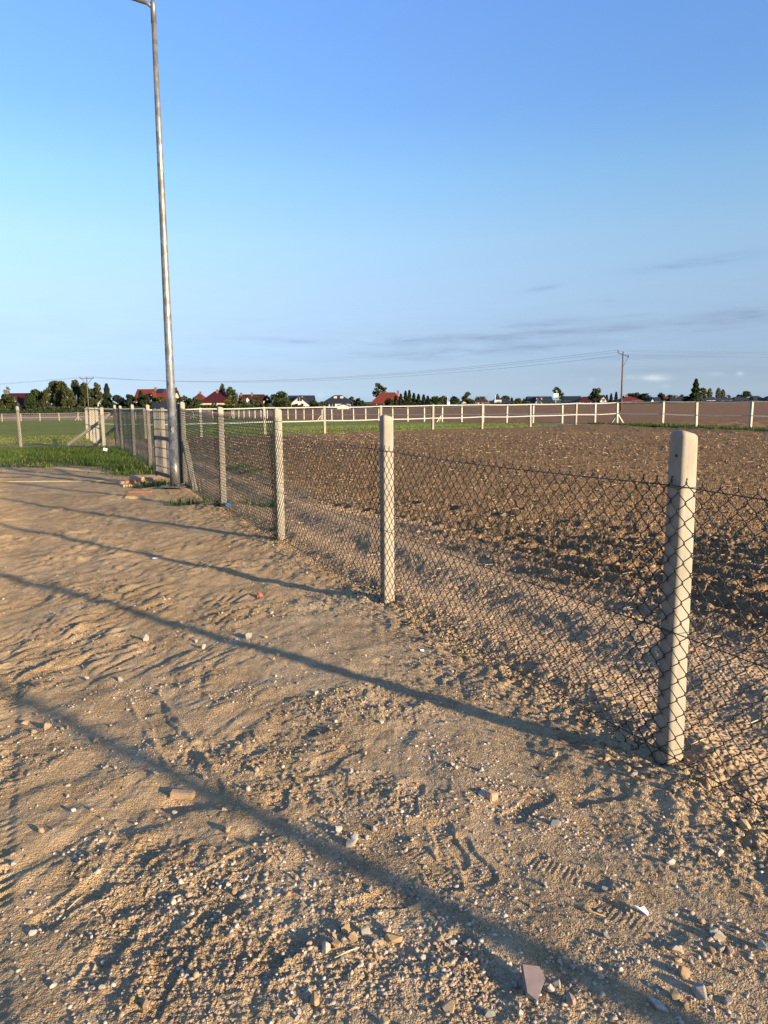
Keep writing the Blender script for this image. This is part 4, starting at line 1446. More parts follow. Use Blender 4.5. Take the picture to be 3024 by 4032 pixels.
# ------------------------------------------------------------------ trees
def crown_points(kind, H, W, n, rg):
    """returns centres relative to the base and a size scale"""
    if kind == 'conifer':
        t = rg.random(n) ** 0.75
        z = H * (0.06 + 0.94 * t)
        rad = W / 2 * (1 - t) ** 0.85 * (0.75 + .25 * np.sin(t * 26 + rg.random() * 6)) + .05 * W
        rr = rad * np.sqrt(0.25 + .75 * rg.random(n)); an = rg.random(n) * 2 * math.pi
        return np.stack([rr * np.cos(an), rr * np.sin(an), z - .15 * rr], -1)
    if kind == 'poplar':
        t = rg.random(n)
        z = H * (0.10 + .90 * t)
        rad = W / 2 * np.sin(np.clip(t * .93 + .07, 0, 1) * math.pi) ** .6
        rr = rad * np.sqrt(rg.random(n)); an = rg.random(n) * 2 * math.pi
        return np.stack([rr * np.cos(an), rr * np.sin(an), z], -1)
    nc = {'birch': 22, 'broad': 16, 'sparse': 15, 'bush': 12, 'lean': 13}[kind]
    zl = {'birch': (.32, .93), 'broad': (.28, .90), 'sparse': (.38, .95), 'bush': (.12, .85), 'lean': (.3, .92)}[kind]
    cs = []
    for k in range(nc):
        t = (k + rg.random()) / nc
        zc = H * (zl[0] + (zl[1] - zl[0]) * t)
        prof = math.sin(math.pi * min(1, max(.0, (t * .80 + .16)))) ** .7
        if kind == 'birch':
            prof = (1 - t) ** .55 * .9 + .12
        rr = W / 2 * prof * (0.30 + .55 * math.sqrt(rg.random()))
        an = rg.random() * 2 * math.pi
        ox = -W * .30 * t if kind == 'lean' else 0
        cs.append((rr * math.cos(an) + ox, rr * math.sin(an), zc, W * (.13 + .10 * rg.random()) * (1.25 if kind in ('broad', 'bush') else .95)))
    cs = np.array(cs)
    pick = rg.integers(0, nc, n)
    v = rg.normal(size=(n, 3)); v /= np.linalg.norm(v, axis=1, keepdims=True)
    v *= (rg.random(n) ** .45)[:, None]
    R_ = cs[pick, 3][:, None]
    p = cs[pick, :3] + v * R_ * np.array([1, 1, .75 if kind != 'birch' else 1.25])
    p[:, 2] = np.clip(p[:, 2], .05 * H, H)
    return p


TREE_GROUP = "trees along the village edge"


def tree(label, px, top_y, width_px, D, kind, leaf, name="tree", bark='bark', n=700, base_y=None, trunk_r=None, ls=1.0, cat="tree", group=TREE_GROUP, trunk_x=0.0):
    x, y, z0 = place(px, D)
    H = z_at(px, top_y, D) - z0
    W = width_px / F * D
    rg = np.random.default_rng(int(px * 13 + top_y))
    root = empty(name, (x, y, z0))
    tag(root, label, cat, group)
    n = int(n * 1.7)
    ls *= .78
    P = crown_points(kind, H, W, n, rg)
    # leaf clusters: bent quads
    size = (0.30 + .22 * rg.random(n)) * ls * (D / 250.0) ** .5
    a1 = rg.normal(size=(n, 3)); a1 /= np.linalg.norm(a1, axis=1, keepdims=True)
    b1 = np.cross(a1, rg.normal(size=(n, 3))); b1 /= np.linalg.norm(b1, axis=1, keepdims=True)
    if kind == 'birch':
        a1[:, 2] -= .8; a1 /= np.linalg.norm(a1, axis=1, keepdims=True)
    s_ = size[:, None]
    V = np.stack([P - a1 * s_ * .9, P + b1 * s_ * .55, P + a1 * s_ * .9, P - b1 * s_ * .5], 1).reshape(-1, 3)
    Fq = np.arange(4 * n).reshape(n, 4)
    mesh_np("crown", V, Fq, M[leaf], root)
    tr = trunk_r or max(.10, H * .017)
    mb = MB()
    lean = -W * .22 if kind == 'lean' else rg.uniform(-.03, .03) * H
    top = .85 if kind in ('conifer', 'poplar') else .72
    mb.tube([(trunk_x, 0, -.8), (trunk_x * .8 + lean * .1, 0, H * .2), (lean * .4, 0, H * .45), (lean, 0, H * top)], [tr * 1.25, tr, tr * .75, tr * .25], 7)
    if kind not in ('conifer', 'poplar', 'bush'):
        for k in range(5):
            zb = H * (.30 + .09 * k); an = rg.random() * 6.28; ll = W * .33
            xb = lean * zb / (H * top)
            mb.tube([(xb, 0, zb), (xb + ll * .5 * math.cos(an), ll * .5 * math.sin(an), zb + H * .10), (xb + ll * math.cos(an), ll * math.sin(an), zb + H * .2)], [tr * .5, tr * .33, tr * .12], 5)
    mb.build("trunk", M[bark], root, True)
    return root


T = tree
T("thin wispy tree at the left edge beside the red roof", 6, 1533, 39, 258, 'sparse', 'hazytree', n=390)
T("sparse bare-topped tree rising behind the red roof", 66, 1522, 37, 265, 'sparse', 'hazytree', n=255)
T("wide dark bush tree covering the left half of the red roofed house", 58, 1548, 76, 236, 'bush', 'oak', n=1950)
T("dark rounded shrub at the far left edge", 4, 1568, 57, 232, 'bush', 'oak', n=1050, cat="shrub")
T("reddish low shrub under the red roofed house", 30, 1588, 53, 228, 'bush', 'oak', n=750, cat="shrub")
T("pointed dark shrub before the arched porch", 132, 1570, 32, 230, 'conifer', 'pine', n=750, cat="shrub")
T("spreading dark green tree right of the red roofed house", 176, 1534, 83, 240, 'broad', 'oak', n=2090)
T("low dense shrub beneath the spreading dark tree", 172, 1580, 91, 228, 'bush', 'pine', n=1520, cat="shrub")
T("slim birch beside the spreading dark tree", 212, 1536, 47, 238, 'birch', 'olive', bark='birchbark', n=1140)
T("tallest birch at the left end of the birch grove", 243, 1503, 75, 240, 'birch', 'olive', bark='birchbark', n=2470, name="birch_tree")
T("second birch of the grove with two joined tops", 275, 1502, 68, 238, 'birch', 'olive', bark='birchbark', n=2280, name="birch_tree")
T("short leaning birch filling the gap of the grove", 300, 1528, 55, 234, 'birch', 'olive', bark='birchbark', n=1330, name="birch_tree")
T("high birch with a pale crooked stem left of the left power pole", 334, 1499, 65, 240, 'birch', 'olive', bark='birchbark', n=2280, name="birch_tree")
T("dark pine standing right beside the left power pole", 361, 1508, 55, 236, 'birch', 'oak', n=1900, name="birch_tree")
T("birch just right of the left power pole with thin crown", 412, 1507, 57, 238, 'birch', 'olive', bark='birchbark', n=1235, name="birch_tree")
T("dark fir closing the right end of the birch grove", 448, 1513, 62, 240, 'conifer', 'pine', n=2090, name="fir_tree")
T("dense dark tree filling the base of the birch grove", 390, 1532, 78, 244, 'bush', 'oak', n=2090)
T("second dense dark tree low behind the birch grove", 300, 1545, 117, 246, 'bush', 'oak', n=2470)
T("round pine right of the birch grove", 492, 1552, 67, 238, 'bush', 'pine', n=1350, name="pine_tree")
T("pine before the left end of the orange roof", 540, 1546, 64, 236, 'bush', 'pine', n=1350, name="pine_tree")
T("pine with pointed top covering the orange roof middle", 578, 1540, 62, 234, 'conifer', 'pine', n=1500, name="pine_tree")
T("broad pine covering the orange roof eaves", 612, 1550, 71, 233, 'bush', 'pine', n=1650, name="pine_tree")
T("birch with pale stem in front of the orange roofed house", 655, 1556, 46, 232, 'bush', 'olive', bark='birchbark', n=1050)
T("thin feathery tree right of the lamp post", 711, 1526, 34, 245, 'sparse', 'oak', n=330)
T("dark shrub mass right of the lamp post", 738, 1556, 56, 236, 'bush', 'oak', n=900, cat="shrub")
T("olive shrub before the small red gabled roof", 790, 1562, 46, 233, 'bush', 'olive', n=700, cat="shrub")
T("dark shrub left of the maroon hip roof", 768, 1566, 50, 238, 'bush', 'pine', n=700, cat="shrub")
T("pale green bush in front of the maroon hip roof", 912, 1570, 34, 231, 'bush', 'yellowgreen', n=450, cat="shrub")
T("tall feathery birch between the two maroon roofs", 893, 1512, 36, 246, 'birch', 'olive', bark='birchbark', n=600, name="birch_tree")
T("broad birch right of the tall feathery one", 925, 1526, 62, 243, 'birch', 'olive', bark='birchbark', n=1200, name="birch_tree")
T("yellowish bush under the white front gable", 972, 1562, 26, 232, 'bush', 'yellowgreen', n=380, cat="shrub")
T("olive tree in front of the dark red roof", 1018, 1556, 46, 234, 'bush', 'olive', n=800)
T("maroon leaved small shrub below the dark red roof", 1005, 1576, 26, 230, 'bush', 'oak', n=300, cat="shrub")
T("light tree at the right end of the dark red roof", 1064, 1556, 38, 244, 'sparse', 'olive', n=420)
T("big dark round tree left of the white gable house", 1112, 1542, 74, 240, 'broad', 'oak', n=1400)
T("low wide bush below the big dark round tree", 1122, 1572, 76, 232, 'bush', 'oak', n=900, cat="shrub")
T("small bush before the white gable house", 1197, 1588, 22, 232, 'bush', 'yellowgreen', n=260, cat="shrub")
T("clipped dark shrub at the foot of the white gable wall", 1176, 1591, 40, 231, 'bush', 'pine', n=380, cat="shrub")
T("feathery bush between the white gable house and the bungalow", 1246, 1574, 40, 236, 'bush', 'olive', n=520, cat="shrub")
T("dark bush at the left corner of the bungalow", 1282, 1580, 40, 233, 'bush', 'oak', n=500, cat="shrub")
T("round tree right behind the bungalow", 1391, 1563, 30, 262, 'broad', 'oak', n=520)
T("second round tree behind the bungalow", 1415, 1568, 26, 262, 'broad', 'oak', n=450)
T("dark bushes mass between the bungalow and the red roof", 1425, 1578, 54, 242, 'bush', 'pine', n=700, cat="shrub")
T("large airy tree standing behind the bright red roof", 1500, 1511, 62, 280, 'sparse', 'oak', n=800)
T("dark shrub against the veranda of the bright red roofed house", 1535, 1568, 40, 236, 'bush', 'pine', n=600, cat="shrub")
for k, (px, ty, w) in enumerate(((1560, 1560, 34), (1580, 1552, 34), (1598, 1541, 32), (1613, 1538, 30), (1630, 1549, 32), (1648, 1553, 34), (1668, 1555, 34), (1684, 1560, 30))):
    T(["shortest conifer at the left start of the conifer row", "second conifer of the row beside the red roof", "third conifer of the row, just left of the tallest", "tallest pointed conifer of the dark row",
       "conifer right of the tallest one", "sixth conifer of the dark row", "seventh conifer of the dark row", "last conifer at the right end of the dark row"][k], px, ty, w, 238, 'conifer', 'pine', n=620, name="conifer_tree", group="conifer row beside the red roof")
T("grey green tree right of the conifer row", 1712, 1560, 40, 330, 'broad', 'oak', n=520)
T("olive round tree near the small signal pole", 1742, 1560, 36, 320, 'broad', 'olive', n=520)
T("dark round tree right of the small signal pole", 1786, 1561, 44, 318, 'bush', 'pine', n=700)
T("tree with a rounded top before the cream gable", 1834, 1543, 34, 325, 'broad', 'oak', n=600)
T("maroon low shrub before the cream gable", 1852, 1574, 26, 322, 'bush', 'oak', n=250, cat="shrub")
T("distant low tree row behind the pinkish walled house", 1890, 1562, 60, 430, 'bush', 'oak', n=500)
T("pale slim poplar beside the white street pole", 1953, 1553, 16, 480, 'poplar', 'hazytree', n=300, name="poplar_tree")
T("rounded far tree behind the dark roofed house", 1984, 1559, 34, 440, 'broad', 'oak', n=480)
T("small pointed far tree right of the dark roofed house", 2008, 1566, 18, 430, 'conifer', 'pine', n=220)
T("yellow green bush left of the wide black roof", 2034, 1569, 28, 350, 'bush', 'yellowgreen', n=330, cat="shrub")
T("small pointed conifer at the left end of the wide black roof", 2055, 1570, 14, 345, 'conifer', 'pine', n=220)
T("low yellowish hedge bush before the wide black roof", 2068, 1582, 40, 320, 'bush', 'yellowgreen', n=330, cat="shrub")
T("bent tree leaning left over the wide black roof", 2194, 1523, 44, 318, 'lean', 'oak', n=700, ls=.9)
T("round wind-shaped tree before the dark red bungalow", 2332, 1530, 48, 305, 'broad', 'oak', n=900)
for k, (px, ty, w) in enumerate(((2374, 1556, 20), (2391, 1551, 18), (2410, 1544, 20), (2438, 1560, 22))):
    T(["first dark spruce behind the tall white gable", "second dark spruce behind the tall white gable", "tallest spruce left of the power pole", "small spruce touching the power pole"][k], px, ty, w, 350, 'conifer', 'pine', n=380, name="spruce_tree", group="spruces by the power pole")
T("dark tree behind the red bungalow left part", 2470, 1550, 44, 350, 'broad', 'pine', n=650)
T("mid green tree behind the red bungalow", 2492, 1547, 36, 355, 'broad', 'oak', n=600)
T("two headed dark tree behind the red bungalow right end", 2522, 1551, 46, 350, 'broad', 'pine', n=700)
T("dark tree between the black steep roof and the orange roof", 2584, 1548, 28, 350, 'broad', 'pine', n=480)
T("low dark tree behind the small orange roof", 2620, 1556, 50, 380, 'bush', 'oak', n=480)
T("small dark tree right of the orange roof", 2660, 1553, 30, 370, 'bush', 'pine', n=350)
T("tall dark shaggy tree towering over the right houses", 2716, 1495, 56, 300, 'conifer', 'oak', n=2000, ls=1.1)
T("yellow green tree touching the tall shaggy tree", 2746, 1526, 32, 305, 'broad', 'yellowgreen', n=650)
T("dark low bushes at the foot of the tall shaggy tree", 2690, 1562, 60, 302, 'bush', 'pine', n=700, cat="shrub")
T("pale grey poplar right of the tall shaggy tree", 2771, 1530, 20, 420, 'poplar', 'hazytree', n=480, name="poplar_tree")
T("left one of the twin pale poplars", 2804, 1529, 22, 420, 'poplar', 'hazytree', n=520, name="poplar_tree")
T("right one of the twin pale poplars", 2821, 1535, 20, 420, 'poplar', 'hazytree', n=460, name="poplar_tree")
T("small grey tree right of the twin poplars", 2842, 1554, 22, 420, 'bush', 'hazytree', n=260)
T("round flat topped tree over the black hip roof", 2910, 1542, 40, 350, 'broad', 'oak', n=640)
T("grey bush left of the flat topped tree", 2886, 1553, 24, 350, 'bush', 'oak', n=300, cat="shrub")
T("tree at the right edge above the maroon roof", 3022, 1542, 26, 350, 'broad', 'oak', n=420)

# hedges
def hedge(label, px0, px1, top_y, D, leaf, n, depth=2.0, D2=None):
    D2 = D2 or D
    x0, y0, za = place(px0, D); x1, y1, zb = place(px1, D2)
    h = z_at((px0 + px1) / 2, top_y, (D + D2) / 2) - (za + zb) / 2
    rg = np.random.default_rng(px0 + 500)
    root = empty("hedge", (x0, y0, za))
    tag(root, label, "hedge", "hedges along the field edge")
    t = rg.random(n)
    ztop = h * (0.86 + .18 * pn(t * 37.0, t * 3 + 1, 5) + .12 * pn(t * 110, t, 6))
    zz = ztop * rg.random(n) ** .7
    P = np.stack([(x1 - x0) * t, (y1 - y0) * t + depth * (rg.random(n) - .5), zz + (zb - za) * t], -1)
    a1 = rg.normal(size=(n, 3)); a1 /= np.linalg.norm(a1, axis=1, keepdims=True)
    b1 = np.cross(a1, rg.normal(size=(n, 3))); b1 /= np.linalg.norm(b1, axis=1, keepdims=True)
    s_ = (.26 + .2 * rg.random(n))[:, None] * D / 240
    V = np.stack([P - a1 * s_, P + b1 * s_ * .6, P + a1 * s_, P - b1 * s_ * .6], 1).reshape(-1, 3)
    mesh_np("foliage", V, np.arange(4 * n).reshape(n, 4), M[leaf], root)
    return root


hedge("grey green low hedge below the dark trees at the far left", -60, 190, 1608, 224, 'oak', 1600)
hedge("dark hedge in front of the birch grove", 185, 430, 1599, 225, 'oak', 2200)
hedge("long clipped dark hedge in front of the pines and lamp post", 430, 790, 1598, 226, 'pine', 3000)
hedge("clipped dark hedge in front of the maroon hip roof", 790, 1070, 1590, 227, 'oak', 2600)
hedge("scrubby hedge before the white gable house", 1070, 1270, 1600, 230, 'olive', 1000)
hedge("shaded low hedge between the bungalow and the bright red roof", 1390, 1720, 1592, 236, 'pine', 2200)
hedge("weedy far hedge between the conifers and the wide black roof", 1720, 2080, 1588, 300, 'oak', 1800, D2=310)
hedge("dark verge hedge at the foot of the right hand houses", 2080, 3080, 1584, 292, 'oak', 2600, D2=286)

# ------------------------------------------------------------------ poles and wires
def power_pole(label, px, D, top_y, arm, kind):
    x, y, z0 = place(px, D)
    H = z_at(px, top_y, D) - z0
    root = empty("power_pole", (x, y, z0))
    tag(root, label, "power pole", "power poles")
    mb = MB(); mb.tube([(0, 0, -.5), (0, 0, H - .5)], [.19, .13], 10); mb.build("pole", M['timberpole'], root, True)
    ins = []
    if kind == 'Y':
        pts = ((-.95, H + .05), (0.05, H - .25), (1.05, H - .85))
        mb = MB(); mb.bar((-.95, 0, H - .55), (1.05, 0, H - 1.25), .14); mb.build("crossarm", M['gate'], root)
        mb = MB(); mb.bar((1.0, 0, H - 1.3), (.05, 0, H - 3.2), .07); mb.build("arm_brace", M['gate'], root)
        for (ix, iz) in pts:
            mb = MB(); mb.tube([(ix, 0, iz - .62), (ix, 0, iz - .2), (ix, 0, iz)], [.08, .12, .07], 8); mb.build("insulator", M['insul'], root)
            ins.append((x + ix, y, z0 + iz))
    else:
        mb = MB(); mb.bar((-2.0, 0, H - .55), (2.0, 0, H - .55), .16); mb.build("crossarm", M['gate'], root)
        for sg in (-1, 1):
            mb = MB(); mb.bar((sg * 1.5, 0, H - .6), (0, 0, H - 2.4), .09); mb.build("arm_brace", M['gate'], root)
        for ix in (-1.95, 0, 1.95):
            mb = MB(); mb.tube([(ix, 0, H - .5), (ix, 0, H - .15), (ix, 0, H)], [.08, .12, .07], 8); mb.build("insulator", M['insul'], root)
            ins.append((x + ix, y, z0 + H))
    return ins


insR = power_pole("timber power pole with slanted crossarm standing behind the braced white corner post", 2431, 150, 1384, 1, 'Y')
insL = power_pole("timber power pole with flat crossarm in front of the birch grove", 374, 232, 1486, 1, 'T')


def wire(label, a, b, sag):
    mb = MB()
    pts = []
    for k in range(41):
        t = k / 40
        pts.append((a[0] + (b[0] - a[0]) * t, a[1] + (b[1] - a[1]) * t, a[2] + (b[2] - a[2]) * t - 4 * sag * t * (1 - t)))
    mb.tube(pts, 0.020, 5)
    o = mb.build("power_line", M['cable'])
    tag(o, label, "power line", "overhead power lines")


ORD = ("upper", "middle", "lower")
for k in range(3):
    wire("%s overhead wire sagging between the two power poles" % ORD[k], insR[k], insL[k], 3.2)
    e = (insL[k][0] - 150, insL[k][1] + 8, insL[k][2] - 1.0)
    wire("%s overhead wire leaving the flat-armed pole to the left" % ORD[k], insL[k], e, 3.0)
    e = (insR[k][0] + 150, insR[k][1] - 20, insR[k][2] + .5)
    wire("%s overhead wire leaving the slant-armed pole to the right" % ORD[k], insR[k], e, 1.8)


def thin_pole(label, px, D, top_y, r, mat, arm=0, box=None, name="street_light"):
    x, y, z0 = place(px, D)
    H = z_at(px, top_y, D) - z0
    root = empty(name, (x, y, z0))
    tag(root, label, "street light" if name == "street_light" else "sign post", "thin poles in the village")
    mb = MB(); mb.tube([(0, 0, -.4), (0, 0, H)], [r * 1.1, r * .8], 8); mb.build("pole", M[mat], root, True)
    if arm:
        mb = MB(); mb.bar((0, 0, H), (arm, 0, H + .2), .14); mb.build("lamp_arm", M[mat], root)
    if box:
        mb = MB(); mb.box((box[0], -.1, box[1]), (box[2], .12, box[3])); mb.build("panel", M['wallwhite'], root)


thin_pole("slim grey street light with short arm among the far dark roofs", 1917, 340, 1549, .13, 'hatch', arm=.9)
thin_pole("white far pole with small board at its foot", 1944, 335, 1556, .16, 'wallwhite', box=(1.2, 1.2, 3.0, 1.6), name="sign_post")
thin_pole("thin signal pole with small white box beside the dark round tree", 1760, 300, 1560, .08, 'wallwhite', box=(.4, 1.0, 1.1, 1.4), name="sign_post")
thin_pole("small mast behind the bungalow roof", 1374, 275, 1552, .09, 'hatch', arm=.6)
thin_pole("white framed board on a post by the wide black roof", 2178, 300, 1574, .10, 'wallwhite', box=(0, 3.4, 2.0, 1.6), name="sign_post")

# ------------------------------------------------------------------ grass
def blades(name, X, Y, hmin, hmax, wid, mat, label=None, seed=1, lean=.5):
    rg = np.random.default_rng(seed)
    n = len(X)
    Z = gz(X, Y) - .01
    h = hmin + (hmax - hmin) * rg.random(n) ** 1.4
    an = rg.random(n) * 2 * math.pi
    dx, dy = np.cos(an), np.sin(an)
    la = rg.random(n) * 2 * math.pi; ll = h * lean * rg.random(n)
    w = wid * (.6 + .8 * rg.random(n))
    b0 = np.stack([X - dx * w / 2, Y - dy * w / 2, Z], -1)
    b1 = np.stack([X + dx * w / 2, Y + dy * w / 2, Z], -1)
    m0 = np.stack([X - dx * w * .38 + np.cos(la) * ll * .35, Y - dy * w * .38 + np.sin(la) * ll * .35, Z + h * .55], -1)
    m1 = np.stack([X + dx * w * .38 + np.cos(la) * ll * .35, Y + dy * w * .38 + np.sin(la) * ll * .35, Z + h * .55], -1)
    t = np.stack([X + np.cos(la) * ll, Y + np.sin(la) * ll, Z + h], -1)
    V = np.stack([b0, b1, m1, m0, t], 1).reshape(-1, 3)
    i = np.arange(n)[:, None] * 5
    o = mesh_np(name, V, [i + np.array([[0, 1, 2, 3]]), i + np.array([[3, 2, 4]])], M[mat])
    tag(o, label, "grass", kind="stuff")
    return o


def sample(mask, x0, x1, y0, y1, n, seed):
    rg = np.random.default_rng(seed)
    X = x0 + (x1 - x0) * rg.random(n); Y = y0 + (y1 - y0) * rg.random(n)
    k = rg.random(n) < mask(X, Y)
    return X[k], Y[k]


gx, gy = sample(lambda x, y: np.clip(grass_mask(x, y), 0, 1) * (y < 29.0) * (y > 16.5), -20, -3.5, 16.5, 29.0, 190000, 5)
blades("tall_grass", gx, gy, .04, .17, .014, 'grass', "thick green grass in front of the left chain-link run", 5)
gx, gy = sample(lambda x, y: np.clip(grass_mask(x, y), 0, 1), -5.4, -2.2, 11.6, 16.2, 9000, 6)
blades("grass_tuft", gx, gy, .04, .15, .012, 'grass', "green grass tufts around the lamp post base", 6)
def weeds(x, y):
    m = np.zeros_like(x)
    for (wx, wy, r) in ((-2.13, 12.35, .28), (-1.75, 12.2, .25), (-1.35, 9.6, .16), (-3.6, 19.0, .5), (-3.1, 18.0, .35)):
        m = np.maximum(m, sst(1.0, .5, np.hypot(x - wx, y - wy) / r))
    return m
gx, gy = sample(weeds, -5, -.5, 9, 20, 40000, 8)
blades("weed_tuft", gx, gy, .04, .14, .016, 'grass', "small green weeds behind the netting on the field side", 8)
def verge(x, y):
    return sst(.9, .3, np.abs(linedist(R_END, A_R, x, y) - .35)) * .9
gx, gy = sample(verge, 13, 22, 34, 52, 60000, 9)
blades("verge_grass", gx, gy, .05, .18, .03, 'grass', "green grass strip under the cream paddock fence on the right", 9)
def edge(x, y):
    l = linedist(A_L, A_R, x, y)
    return (.25 + .75 * sst(.9, .0, np.abs(l - .2))) * (l > -.1) * sst(12, 8, x) * (linedist(A_R, B_END, x, y) > 0)
gx, gy = sample(edge, -14, 13, 34, 58, 70000, 10)
blades("meadow_grass", gx, gy, .03, .10, .03, 'turf', "short meadow grass inside the paddock", 10)
def leftm(x, y):
    return sst(31, 34, y + pn(x * .6, y * .6, 85)) * sst(0, -1, sdist(x, y)) * (linedist(A_L, A_R, x, y) < 8)
gx, gy = sample(leftm, -30, -9, 30, 48, 45000, 11)
blades("meadow_grass", gx, gy, .03, .10, .03, 'turf', "short meadow grass behind the left chain-link run", 11)

# ------------------------------------------------------------------ stones, gravel, clods
def rock_verts(n, rg, npts=14):
    """n low rocks as stretched, jittered icosahedra: V (n,12,3)"""
    ph = (1 + 5 ** .5) / 2
    ico = np.array([(-1, ph, 0), (1, ph, 0), (-1, -ph, 0), (1, -ph, 0), (0, -1, ph), (0, 1, ph), (0, -1, -ph), (0, 1, -ph), (ph, 0, -1), (ph, 0, 1), (-ph, 0, -1), (-ph, 0, 1)], float)
    ico /= np.linalg.norm(ico[0])
    tri = np.array([(0, 11, 5), (0, 5, 1), (0, 1, 7), (0, 7, 10), (0, 10, 11), (1, 5, 9), (5, 11, 4), (11, 10, 2), (10, 7, 6), (7, 1, 8), (3, 9, 4), (3, 4, 2), (3, 2, 6), (3, 6, 8), (3, 8, 9), (4, 9, 5), (2, 4, 11), (6, 2, 10), (8, 6, 7), (9, 8, 1)])
    V = ico[None] * (0.5 + .8 * rg.random((n, 12, 1)))
    A = rg.normal(size=(n, 3, 3))
    Q, _ = np.linalg.qr(A)
    V = V @ Q
    V = V * (0.6 + .8 * rg.random((n, 1, 3))) * np.array([1, 1, .75])
    return V, tri


def scatter(name, X, Y, size, mat, label, seed, sink=.25, cat=None, height=None):
    rg = np.random.default_rng(seed)
    n = len(X)
    V, tri = rock_verts(n, rg)
    V = V * size[:, None, None] * .5
    Z = gz(X, Y)
    V[:, :, 0] += X[:, None]; V[:, :, 1] += Y[:, None]; V[:, :, 2] += (Z + size * (.30 - sink))[:, None]
    Ft = (np.arange(n)[:, None, None] * 12 + tri[None]).reshape(-1, 3)
    o = mesh_np(name, V.reshape(-1, 3), Ft, M[mat])
    tag(o, label, cat, kind="stuff")
    return o


def yard_density(x, y):
    """where loose gravel lies"""
    n = sst(-.05, .42, pn(x * 1.1 + 3, y * 1.1, 11) + .35 * pn(x * 3.1, y * 3.1, 12))
    c = np.exp(-(((x - .35) / .9) ** 2 + ((y - 2.9) / .9) ** 2))
    c += .8 * np.exp(-(((x + 1.2) / .6) ** 2 + ((y - 3.9) / .6) ** 2))
    c += .5 * np.exp(-(((x - .1) / .8) ** 2 + ((y - 2.1) / .3) ** 2))
    cl_ = sst(-.02, .30, pn(x * 2.4 + 1, y * 2.4, 13) + .4 * pn(x * 6, y * 6, 14))
    return np.clip((.08 + 1.2 * n * (.25 + cl_)) * (.40 + c) + .03, 0, 1)


rg = np.random.default_rng(50)
n = 120000
r = 1.6 + 9.5 * rg.random(n) ** 1.6
th = np.radians(-33 + 66 * rg.random(n))
X, Y = r * np.sin(th), r * np.cos(th)
k = (sdist(X, Y) < -.03) & (rg.random(n) < yard_density(X, Y))
X, Y = X[k], Y[k]
sz = .0040 + .015 * rg.random(len(X)) ** 3.4
sz *= np.where(rg.random(len(X)) < .03, 1.7, 1)
scatter("gravel", X, Y, sz, 'gravel', "loose gravel and dirt crumbs strewn over the sandy ground", 51)
print("gravel", len(X))
# pockets of coarser gravel
PK = [(1250, 3280, 90), (1480, 3290, 110), (1180, 3460, 100), (1600, 3200, 90), (1950, 3150, 140), (2100, 3230, 140), (1300, 3700, 80), (1450, 3700, 130), (1600, 3720, 80), (1850, 3690, 110), (1750, 3330, 80), (2400, 3450, 80),
      (2850, 3720, 130), (2000, 3480, 80), (720, 3500, 110), (200, 2860, 90), (560, 2980, 90), (900, 2760, 70), (1400, 2780, 80), (1050, 2700, 60), (560, 2740, 60), (1250, 2560, 50), (880, 2520, 60), (1700, 2960, 90), (1850, 3040, 100),
      (2250, 3330, 90), (2600, 3300, 70), (2700, 3880, 110), (2200, 3900, 90), (1900, 3880, 90), (1100, 3900, 90), (380, 3350, 70), (150, 3620, 70), (480, 3880, 70), (950, 3550, 90), (2450, 3800, 80)]
gx_, gy_ = [], []
for (px, py, cnt) in PK:
    cx_, cy_ = ground_px(px, py)
    sg_ = .07 + .05 * rg.random()
    gx_.append(cx_ + sg_ * rg.normal(size=cnt)); gy_.append(cy_ + sg_ * 1.3 * rg.normal(size=cnt))
gx_, gy_ = np.concatenate(gx_), np.concatenate(gy_)
k = sdist(gx_, gy_) < -.05
gx_, gy_ = gx_[k], gy_[k]
scatter("gravel", gx_, gy_, .0055 + .014 * rg.random(len(gx_)) ** 2.2, 'palegravel', "pockets of coarser pale gravel in the foreground dirt", 57, sink=.3)
# loosened lumps along the fence foot
n = 3600
a_ = -1.5 + 14 * rg.random(n) ** 1.2; s_ = rg.normal(size=n) * .16 - .03
XY = P1[None] + FD[None] * a_[:, None] + FN[None] * s_[:, None]
k = pn(XY[:, 0] * 2.2, XY[:, 1] * 2.2, 99) > -.12
XY = XY[k]
scatter("soil_crumbs", XY[:, 0], XY[:, 1], .008 + .032 * rg.random(len(XY)) ** 3, 'clod', "crumbled soil lumps along the foot of the fence", 52)
# field clods
n = 85000
r = 2.6 + 36 * rg.random(n) ** 1.35
th = np.radians(-36 + 74 * rg.random(n))
X, Y = r * np.sin(th), r * np.cos(th)
ss = sdist(X, Y)
dens = sst(.5, 2.4, ss + .5 * pn(X * .8, Y * .8, 31)) * .92 + .10
k = (ss > .06) & (linedist(A_L, A_R, X, Y) < -.5) & (linedist(R_END, A_R, X, Y) > 1.0) & (rg.random(n) < dens)
X, Y, rr_ = X[k], Y[k], r[k]
sz = (.009 + .042 * rg.random(len(X)) ** 3.2) * (1 + rr_ / 45) * np.where(sdist(X, Y) < 1.5, .55, 1)
scatter("soil_clods", X, Y, sz, 'clod', "brown soil clods covering the ploughed field", 53, sink=.30)
print("clods", len(X))
